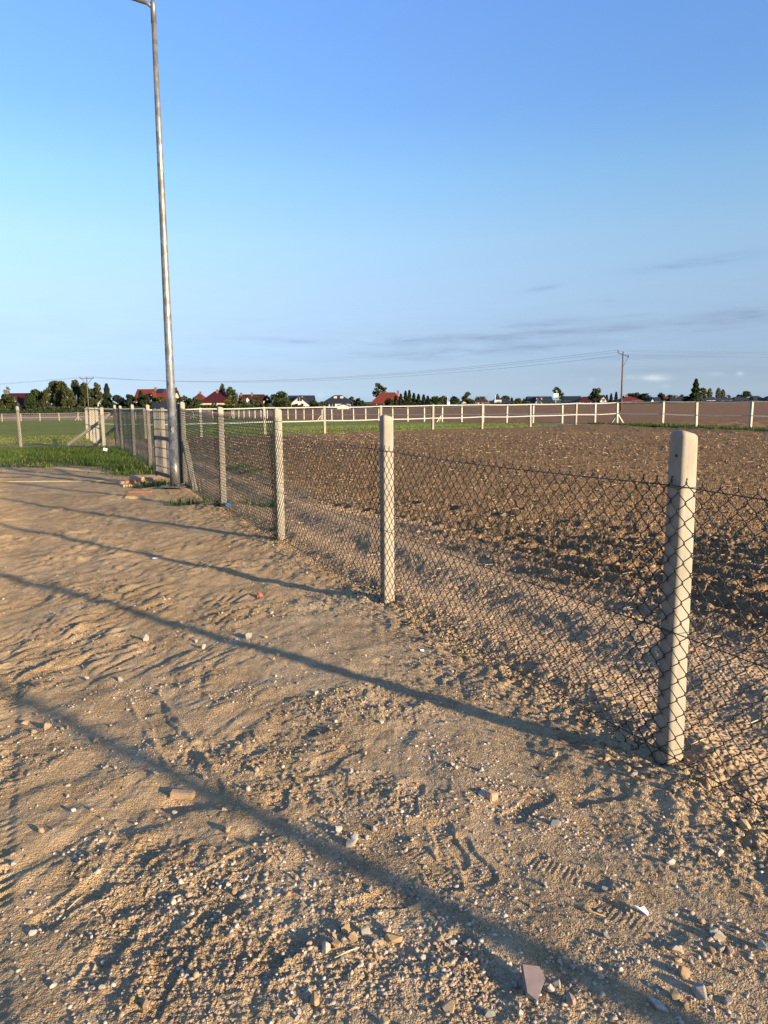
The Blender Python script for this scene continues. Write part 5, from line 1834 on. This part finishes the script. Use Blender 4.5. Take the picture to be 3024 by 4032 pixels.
# stubble and straw scraps on the field
n = 1900
r = 5 + 34 * rg.random(n) ** 1.2
th = np.radians(-18 + 50 * rg.random(n))
X, Y = r * np.sin(th), r * np.cos(th)
k = (sdist(X, Y) > .5) & (linedist(A_L, A_R, X, Y) < -.4) & (linedist(R_END, A_R, X, Y) > .8)
X, Y, rr_ = X[k], Y[k], r[k]
n = len(X)
Z = gz(X, Y)
L = (.02 + .07 * rg.random(n)) * (1 + rr_ / 40); an = rg.random(n) * 6.283; el = rg.random(n) * 1.1 * (rg.random(n) < .35)
d = np.stack([np.cos(an) * np.cos(el), np.sin(an) * np.cos(el), np.sin(el)], -1)
C = np.stack([X, Y, Z + .025], -1)
w = .0012 * (1 + rr_ / 9)
up = np.array([0, 0, 1.0]); sd_ = np.cross(d, up); sd_ /= np.linalg.norm(sd_, axis=1, keepdims=True) + 1e-9
V = np.stack([C - d * L[:, None] / 2 + sd_ * w[:, None], C - d * L[:, None] / 2 - sd_ * w[:, None], C - d * L[:, None] / 2 + up * w[:, None] * 1.6,
              C + d * L[:, None] / 2 + sd_ * w[:, None], C + d * L[:, None] / 2 - sd_ * w[:, None], C + d * L[:, None] / 2 + up * w[:, None] * 1.6], 1).reshape(-1, 3)
i6 = np.arange(n)[:, None] * 6
o = mesh_np("straw_scraps", V, [i6 + np.array([[0, 1, 4, 3]]), i6 + np.array([[1, 2, 5, 4]]), i6 + np.array([[2, 0, 3, 5]])], M['straw'])
tag(o, "pale straw scraps lying on the ploughed field", None, kind="stuff")

# single stones: px, py, size in px, material, label (None -> shared)
def hull_mesh(seed, flat=.75, npts=16, elong=1.2):
    rs = np.random.default_rng(seed)
    bm = bmesh.new()
    p = rs.normal(size=(npts, 3)); p /= np.linalg.norm(p, axis=1, keepdims=True)
    p *= (0.82 + .18 * rs.random(npts))[:, None]
    p *= np.array([elong * .5, .5, flat * .5])
    for q in p:
        bm.verts.new(q)
    res = bmesh.ops.convex_hull(bm, input=bm.verts)
    junk = [g for g in res.get('geom_interior', []) if isinstance(g, bmesh.types.BMVert)]
    if junk:
        bmesh.ops.delete(bm, geom=junk, context='VERTS')
    bmesh.ops.bevel(bm, geom=list(bm.edges), offset=.035, segments=1, affect='EDGES', clamp_overlap=True)
    me = bpy.data.meshes.new("stone")
    bm.to_mesh(me); bm.free()
    return me


ROCKS = [hull_mesh(900 + k, .6 + .3 * (k % 3) / 2, 12 + 2 * (k % 4), 1.0 + .15 * (k % 4)) for k in range(14)]
ROCK_M = {}


def stone(px, py, spx, mat, label=None, name="stone", cat="stone", rz=None, group="loose stones on the sandy ground", sc=None):
    x, y = ground_px(px, py + spx * .3)
    for _ in range(3):
        z = gz1(x, y)
        x, y = ground_px(px, py + spx * .3, z)
    size = spx / F * math.sqrt(x * x + y * y + CAM_H ** 2)
    k = (int(px * 7 + py) % 14)
    key = (k, mat)
    if key not in ROCK_M:
        me = ROCKS[k].copy(); me.materials.clear(); me.materials.append(M[mat]); ROCK_M[key] = me
    o = bpy.data.objects.new(name, ROCK_M[key])
    COL.objects.link(o)
    o.location = (x, y, z + size * .22)
    o.rotation_euler = ((px % 7) * .2, (py % 5) * .2, rz if rz is not None else (px * 3 + py) % 6)
    s3 = sc or (1, 1, 1)
    o.scale = (size * s3[0], size * s3[1], size * s3[2])
    tag(o, label or SHARED[mat], cat, group)
    return o


SHARED = {'whitestone': "small pale stone chip lying loose on the sandy ground", 'tanstone': "small tan stone half sunk in the sandy ground",
          'greystone': "small grey stone on the sandy ground", 'pinkstone': "small pinkish stone on the sandy ground"}
W_, T_, G_, K_ = 'whitestone', 'tanstone', 'greystone', 'pinkstone'
STONES = [
    (573, 2510, 34, W_, "angular white stone left of the long post shadow, casting its own shadow"),
    (802, 2543, 28, W_, "upright pale stone just below the long post shadow"),
    (979, 2500, 34, G_, "rounded grey stone lying inside the long post shadow"),
    (714, 2449, 20, W_, "small white stone above the angular white one"),
    (932, 2516, 14, W_), (773, 2522, 18, W_), (884, 2520, 16, T_), (1070, 2410, 14, W_), (1075, 2424, 14, W_),
    (343, 2668, 22, W_, "cream stone on the bare sand at mid left"),
    (475, 2674, 24, G_), (627, 2729, 20, W_), (380, 2908, 34, T_, "flat beige stone casting a shadow to its left at mid left"),
    (246, 2869, 18, W_), (188, 2857, 30, T_), (100, 2845, 24, T_), (265, 2864, 20, T_), (130, 2880, 20, T_), (155, 2785, 18, T_),
    (813, 3053, 34, W_, "pale lump above the shoe prints at centre left"), (883, 3185, 26, W_), (900, 3262, 40, T_, "tan rounded stone below the shoe print at centre left"),
    (615, 3040, 24, G_), (680, 2998, 14, W_), (420, 3016, 14, W_), (455, 3022, 14, W_), (265, 3133, 18, W_), (290, 3188, 22, W_), (690, 3198, 20, W_),
    (1335, 3262, 36, W_, "uppermost white stone of the three-stone cluster at the bottom centre"), (1394, 3293, 34, W_, "middle white stone of the three-stone cluster"), (1379, 3318, 42, W_, "largest, pyramid-like white stone of the three-stone cluster"),
    (1470, 3258, 30, G_), (1515, 3230, 24, W_), (1300, 3228, 24, T_), (1300, 3312, 20, W_), (1445, 3298, 20, W_),
    (1055, 3385, 32, T_, "yellowish tan stone left of the white cluster"), (1106, 3378, 22, W_), (1128, 3360, 22, G_), (1140, 3232, 24, W_), (1164, 3386, 20, T_), (1240, 3410, 18, W_),
    (1133, 3516, 36, T_, "lumpy tan stone beside a smaller white one near the bottom centre"), (1192, 3515, 28, W_), (1166, 3455, 22, T_), (1190, 3480, 22, G_), (1210, 3470, 18, T_),
    (1452, 3490, 34, G_, "dark grey rounded stone in the middle of the bottom area"), (1570, 3496, 28, K_), (1590, 3526, 24, T_), (1615, 3515, 22, G_), (1462, 3512, 24, W_),
    (1362, 3655, 40, T_, "tan stone at the left of the big stone heap"), (1390, 3690, 44, T_, "second tan stone of the heap, lower"), (1440, 3666, 42, W_, "yellowish white stone in the middle of the heap"),
    (1477, 3697, 34, G_), (1523, 3655, 46, K_, "pinkish stone at the upper right of the heap"), (1551, 3690, 62, T_, "biggest orange tan stone of the heap"),
    (1283, 3728, 40, W_, "white flat stone at the lower left of the heap"), (1324, 3711, 34, T_), (1500, 3708, 28, T_), (1320, 3680, 30, T_), (1348, 3640, 28, W_), (1220, 3715, 28, T_),
    (1345, 3776, 22, W_), (1455, 3762, 22, T_), (1490, 3768, 22, T_), (1660, 3765, 32, W_, "whitish worn stone right of the long twig"), (1780, 3710, 32, W_), (1848, 3706, 28, G_), (1830, 3716, 22, T_), (1764, 3795, 24, T_),
    (1238, 3935, 52, T_, "triangular tan stone near the bottom edge at centre"), (1175, 3980, 24, W_), (1140, 3945, 20, W_), (1172, 4000, 22, G_),
    (1766, 3960, 56, T_, "blocky tan stone near the bottom edge at centre right"), (1685, 3978, 24, W_), (1512, 4018, 46, T_, "tan stone cut by the bottom edge"), (1925, 3990, 36, G_), (1870, 3860, 26, T_), (1910, 3862, 24, W_),
    (2190, 3240, 36, G_, "wedge shaped stone leaning on a small white one"), (2207, 3230, 26, W_), (2110, 3243, 24, W_), (2125, 3264, 16, W_), (2275, 3255, 16, W_),
    (1900, 3120, 44, W_, "rough white lump beside the small tan brick piece"), (2050, 3102, 24, W_), (2078, 3098, 22, G_), (1778, 3006, 22, W_), (1798, 3020, 20, W_), (1895, 3028, 26, W_),
    (2188, 2968, 32, W_, "oval white stone at the foot of the shadow before the near post"), (2360, 2980, 30, T_), (2392, 2982, 34, T_, "rounded tan lump left of the near post"), (2497, 3048, 32, W_, "flat white stone before the near post base"), (2530, 3060, 20, T_), (2470, 3028, 36, T_),
    (2662, 3092, 38, W_, "white elongated stone just right of the near post base"), (2655, 3112, 24, W_), (2410, 3108, 20, K_), (2480, 3210, 20, W_),
    (2192, 3868, 38, W_, "grey white stone right of the broken mauve tile"), (2174, 3894, 36, W_, "white chipped stone touching the broken mauve tile"), (2246, 3935, 46, K_, "pink oval stone right of the broken tile"), (2050, 3986, 28, W_), (2045, 3952, 18, W_), (2030, 3875, 24, G_),
    (2365, 3843, 30, W_), (2254, 3805, 24, G_), (2205, 3788, 22, W_), (2221, 3765, 16, W_), (2145, 3478, 22, G_), (2065, 3592, 20, W_), (2090, 3563, 22, T_), (2040, 3490, 24, W_),
    (2660, 3733, 48, W_, "yellowish upright stone at lower right"), (2832, 3690, 50, W_, "white wedge stone on the pebble pile at lower right"), (2670, 3775, 32, T_), (2685, 3825, 48, T_, "tan slab stone below the yellowish upright one"), (2664, 3914, 50, T_, "round tan stone at lower right"),
    (2700, 3955, 28, T_), (2756, 3905, 60, G_, "grey angular stone, largest at lower right"), (2782, 3884, 32, T_), (2866, 3940, 36, W_), (2800, 3925, 22, W_), (2840, 3730, 36, G_), (2870, 3740, 30, K_), (2800, 3740, 28, T_), (2810, 3660, 26, W_), (2800, 3672, 20, W_), (2608, 3728, 30, T_), (2720, 3785, 20, W_),
    (2910, 3832, 20, T_), (2935, 3660, 24, W_), (2975, 3530, 26, T_), (2640, 3390, 30, W_), (2545, 3265, 26, T_), (2555, 3275, 18, W_), (2835, 3355, 30, W_), (2430, 3500, 26, G_), (2385, 3495, 26, G_), (2510, 3480, 22, T_), (2765, 3625, 30, T_), (2730, 3420, 30, T_),
    (2895, 3295, 34, T_), (2920, 3280, 28, W_), (2930, 3245, 40, T_), (3000, 3410, 26, W_), (3000, 3725, 40, W_), (2360, 3585, 20, W_), (2390, 3680, 34, G_),
    (690, 3526, 36, W_, "bright white stone in the lower left row of stones"), (745, 3520, 28, K_), (708, 3468, 26, W_), (900, 3482, 24, W_), (955, 3528, 26, W_), (920, 3510, 24, T_), (835, 3492, 20, G_), (655, 3530, 16, W_), (630, 3532, 18, W_), (770, 3512, 16, W_),
    (385, 3430, 24, W_), (295, 3375, 14, W_), (250, 3362, 14, W_), (165, 3268, 28, T_), (105, 3375, 20, T_), (55, 3400, 22, W_), (250, 3616, 20, W_), (130, 3670, 24, W_), (210, 3880, 20, W_), (400, 3885, 22, W_), (190, 3850, 18, W_), (570, 3950, 36, T_), (960, 3775, 20, W_), (900, 3725, 18, K_),
    (1022, 2347, 0, W_),
    (1610, 2787, 24, W_), (1500, 2841, 26, W_), (1320, 2838, 18, W_), (1270, 2716, 14, W_), (1247, 2725, 16, W_), (1330, 2752, 16, W_), (1780, 2643, 14, W_), (1667, 2617, 0, W_), (1537, 2585, 16, T_), (1440, 2580, 14, W_), (1380, 2595, 16, T_), (1077, 2592, 18, T_), (1095, 2577, 16, T_),
    (1047, 2506, 16, T_), (1225, 3003, 16, W_), (1380, 3035, 26, W_), (960, 2862, 12, W_), (1820, 2986, 20, W_), (1640, 2936, 16, W_), (1440, 2963, 18, W_),
]
LAND = [(1379, 3318, "the pyramid-like white stone"), (1551, 3690, "the biggest stone of the heap"), (2107, 3905, "the broken mauve tile"), (2632, 3060, "the near post base"),
        (2756, 3905, "the grey angular stone"), (690, 3526, "the bright white stone"), (722, 3138, "the buried ochre brick"), (573, 2510, "the angular white stone"),
        (2528, 3596, "the torn white scrap"), (900, 3262, "the tan rounded stone"), (1900, 3120, "the rough white lump"),
        (2660, 3733, "the yellowish upright stone"), (380, 2908, "the flat beige stone"), (979, 2500, "the grey stone in the shadow"), (1133, 3516, "the lumpy tan stone"),
        (1662, 2564, "the white scrap by the netting"), (1452, 3490, "the dark grey rounded stone"), (1766, 3960, "the blocky tan stone")]
KINDN = {W_: "small pale stone chip", T_: "small tan stone", G_: "small grey stone", K_: "small pinkish stone"}
RANK = ["nearest", "second nearest", "third nearest", "fourth nearest", "fifth nearest", "sixth nearest", "seventh nearest", "eighth nearest", "ninth nearest", "tenth nearest"]
auto = {}
for it in STONES:
    if it[2] and len(it) == 4:
        l = min(LAND, key=lambda q: math.hypot((q[0] - it[0]), 1.6 * (q[1] - it[1])))
        dx_, dy_ = it[0] - l[0], it[1] - l[1]
        dn = ("to the right of" if dx_ > 0 else "to the left of") if abs(dx_) > abs(dy_) else ("below" if dy_ > 0 else "above")
        auto.setdefault((it[3], dn, l[2]), []).append((math.hypot(dx_, dy_), it[:2]))
LABELS = {}
for (mt_, dn, ln), lst in auto.items():
    for q, (_, key) in enumerate(sorted(lst)):
        LABELS[key] = "%s, %s %s %s" % (KINDN[mt_], RANK[q], dn, ln)
for it in STONES:
    if it[2] == 0:
        continue
    if len(it) == 4:
        it = it + (LABELS[it[:2]],)
    stone(*it)

# distinct things on the ground
def slab(name, label, cat, px, py, lx_, ly_, lz_, mat, rz, tilt=(0, 0), group=None, bev=.004, sink=.2):
    x, y = ground_px(px, py)
    for _ in range(3):
        z = gz1(x, y); x, y = ground_px(px, py, z)
    bm = bmesh.new()
    bmesh.ops.create_cube(bm, size=1)
    rs = random.Random(int(px + py))
    for v in bm.verts:
        v.co = (v.co.x * lx_ * rs.uniform(.9, 1.05), v.co.y * ly_ * rs.uniform(.85, 1.05), v.co.z * lz_ * rs.uniform(.92, 1.05))
    bmesh.ops.bevel(bm, geom=list(bm.edges), offset=bev, segments=2, affect='EDGES')
    me = bpy.data.meshes.new(name); bm.to_mesh(me); bm.free()
    me.materials.append(M[mat])
    o = bpy.data.objects.new(name, me); COL.objects.link(o)
    o.location = (x, y, z + lz_ * (.5 - sink)); o.rotation_euler = (tilt[0], tilt[1], rz)
    tag(o, label, cat, group)
    return o


def shard(name, label, cat, px, py, outline, th, mat, rz, tilt, lift):
    x, y = ground_px(px, py)
    for _ in range(3):
        z = gz1(x, y); x, y = ground_px(px, py, z)
    n = len(outline)
    mb = MB()
    mb.add([(a, b, -th / 2) for a, b in outline] + [(a * .96, b * .96, th / 2) for a, b in outline],
           [tuple(range(n - 1, -1, -1)) if True else (), tuple(range(n, 2 * n))] + [(k, (k + 1) % n, n + (k + 1) % n, n + k) for k in range(n)])
    o = mb.build(name, M[mat])
    bm = bmesh.new(); bm.from_mesh(o.data); bmesh.ops.recalc_face_normals(bm, faces=bm.faces); bm.to_mesh(o.data); bm.free()
    o.location = (x, y, z + lift); o.rotation_euler = (tilt[0], tilt[1], rz)
    tag(o, label, cat)
    return o


slab("brick", "red brick lying flat, leftmost of the bricks by the lamp post", "brick", 482, 1906, .30, .14, .08, 'brickpale', .1, group="bricks by the lamp post")
slab("brick", "broken red brick in the middle of the pile by the lamp post", "brick", 512, 1903, .22, .13, .08, 'brickred', .6, group="bricks by the lamp post")
slab("brick", "pale orange brick tilted on top of the pile by the lamp post", "brick", 537, 1897, .30, .17, .10, 'brickpale', -.3, (.2, .1), group="bricks by the lamp post", sink=-.1)
slab("wood_block", "short pale wooden block below the bricks", "wood block", 521, 1917, .36, .07, .06, 'wood', .1)
slab("wood_board", "brown board end lying by the grass tuft near the lamp post", "board", 552, 1938, .44, .12, .035, 'brickred', -.12, group=None)
slab("wood_stick", "short yellowish wooden stick lying left of the lamp post", "stick", 533, 1963, .36, .055, .05, 'wood', -.25)
slab("wooden_strip", "long thin pale wooden strip lying on the dirt left of the lamp post", "wood strip", 215, 1897, 2.1, .022, .018, 'wood', -.02, sink=0)
slab("wooden_strip", "short dark wooden strip lying at the left edge of the dirt", "wood strip", 40, 1880, 1.0, .05, .03, 'tiledark', -.05)
slab("brick_piece", "orange red brick lump alone on the sandy ground", "brick piece", 1022, 2352, .058, .05, .05, 'brickred', .7, (.3, .1), bev=.012)
slab("brick_piece", "small tan brick piece touching the rough white lump", "brick piece", 1937, 3142, .042, .036, .035, 'brickpale', .6, (.1, .1))
slab("brick_piece", "edge of a buried ochre brick in the dug hollow at left", "brick piece", 718, 3132, .105, .035, .03, 'tanstone', -.1, (.1, 0), sink=.35)
shard("tile_piece", "broken mauve roof tile shard at the bottom right", "tile shard", 2107, 3900, [(-.030, .050), (.022, .046), (.032, .012), (-.008, -.052), (-.034, -.03)], .014, 'tile', .15, (.42, .18), .022)
shard("tile_piece", "dark purple tile shard lying at mid left", "tile shard", 140, 2704, [(-.03, .012), (.016, .026), (.03, -.006), (.004, -.024)], .01, 'tiledark', .3, (.15, .1), .012)
shard("paper_scrap", "torn white scrap lying at the lower right", "scrap", 2528, 3596, [(-.024, .016), (-.006, .006), (.012, .014), (.020, -.008), (.012, -.022), (-.002, -.006)], .003, 'paper', .2, (.4, .2), .012)
shard("paper_scrap", "flat white shard near the lower right edge", "scrap", 2592, 3968, [(-.026, .016), (.004, .010), (.026, -.016), (-.004, -.012)], .008, 'whitestone', -.2, (.3, .1), .010)
slab("paper_scrap", "tiny white scrap on the smooth sand beside the netting", "scrap", 1662, 2564, .026, .02, .004, 'paper', .2, (.3, .1), bev=.001, sink=-1)
slab("paper_scrap", "tiny white flake beside the second post shadow", "scrap", 612, 2200, .06, .03, .004, 'paper', .0, (.2, .1), bev=.001, sink=-1)
slab("plastic_scrap", "white litter scrap in the tall green grass", "scrap", 415, 1786, .13, .10, .08, 'paper', .3, (.3, .3), bev=.01, sink=-1.2)
slab("plastic_scrap", "small blue plastic scrap behind the netting by the fourth post", "scrap", 898, 1995, .09, .07, .06, 'blue', .3, (.1, .2), bev=.008, sink=0)


def twig(label, p0, p1, rad, mat='stick', bend=.1, name="twig"):
    a = ground_px(*p0); b = ground_px(*p1)
    za, zb = gz1(*a) + rad * 2.2, gz1(*b) + rad * 2.2
    mx_, my_ = (a[0] + b[0]) / 2 + bend * (b[1] - a[1]), (a[1] + b[1]) / 2 - bend * (b[0] - a[0])
    mb = MB()
    mb.tube([(a[0], a[1], za), (mx_, my_, max(gz1(mx_, my_) + rad * 2.2, (za + zb) / 2)), (b[0], b[1], zb)], [rad * .7, rad, rad * .5], 6)
    o = mb.build(name, M[mat], None, True)
    tag(o, label, "twig", "dry twigs on the dirt")


twig("brown curved twig at the lower right", (2258, 3572), (2385, 3622), .0035)
twig("straight dry twig beside the stone heap", (1318, 3812), (1415, 3758), .0028, 'straw', .02)
twig("pale dry stalk at lower left", (265, 3595), (338, 3528), .0022, 'straw', .02)
twig("short stalk right of the pale dry stalk", (380, 3575), (420, 3562), .0015, 'straw', .0)
twig("short straw above the angular white stone", (385, 2512), (440, 2518), .0022, 'straw', .05)
twig("pale straw by the netting hem", (1780, 2578), (1848, 2580), .0025, 'straw', .05)
twig("thin twig in the gravel at lower centre right", (2130, 3905), (2175, 3935), .0012, 'straw', .05)
twig("bent wisp before the near post at the lower right", (2650, 3265), (2690, 3335), .0015, 'straw', .25)
twig("two-pronged dry stem behind the netting right of the near post", (2920, 2845), (2985, 2838), .003, 'straw', .1)
twig("dry stem lying behind the netting near the near post", (2715, 3000), (2775, 2978), .0028, 'straw', .05)
twig("white stick sliver at bottom centre", (1712, 3655), (1722, 3632), .0022, 'straw', .0)
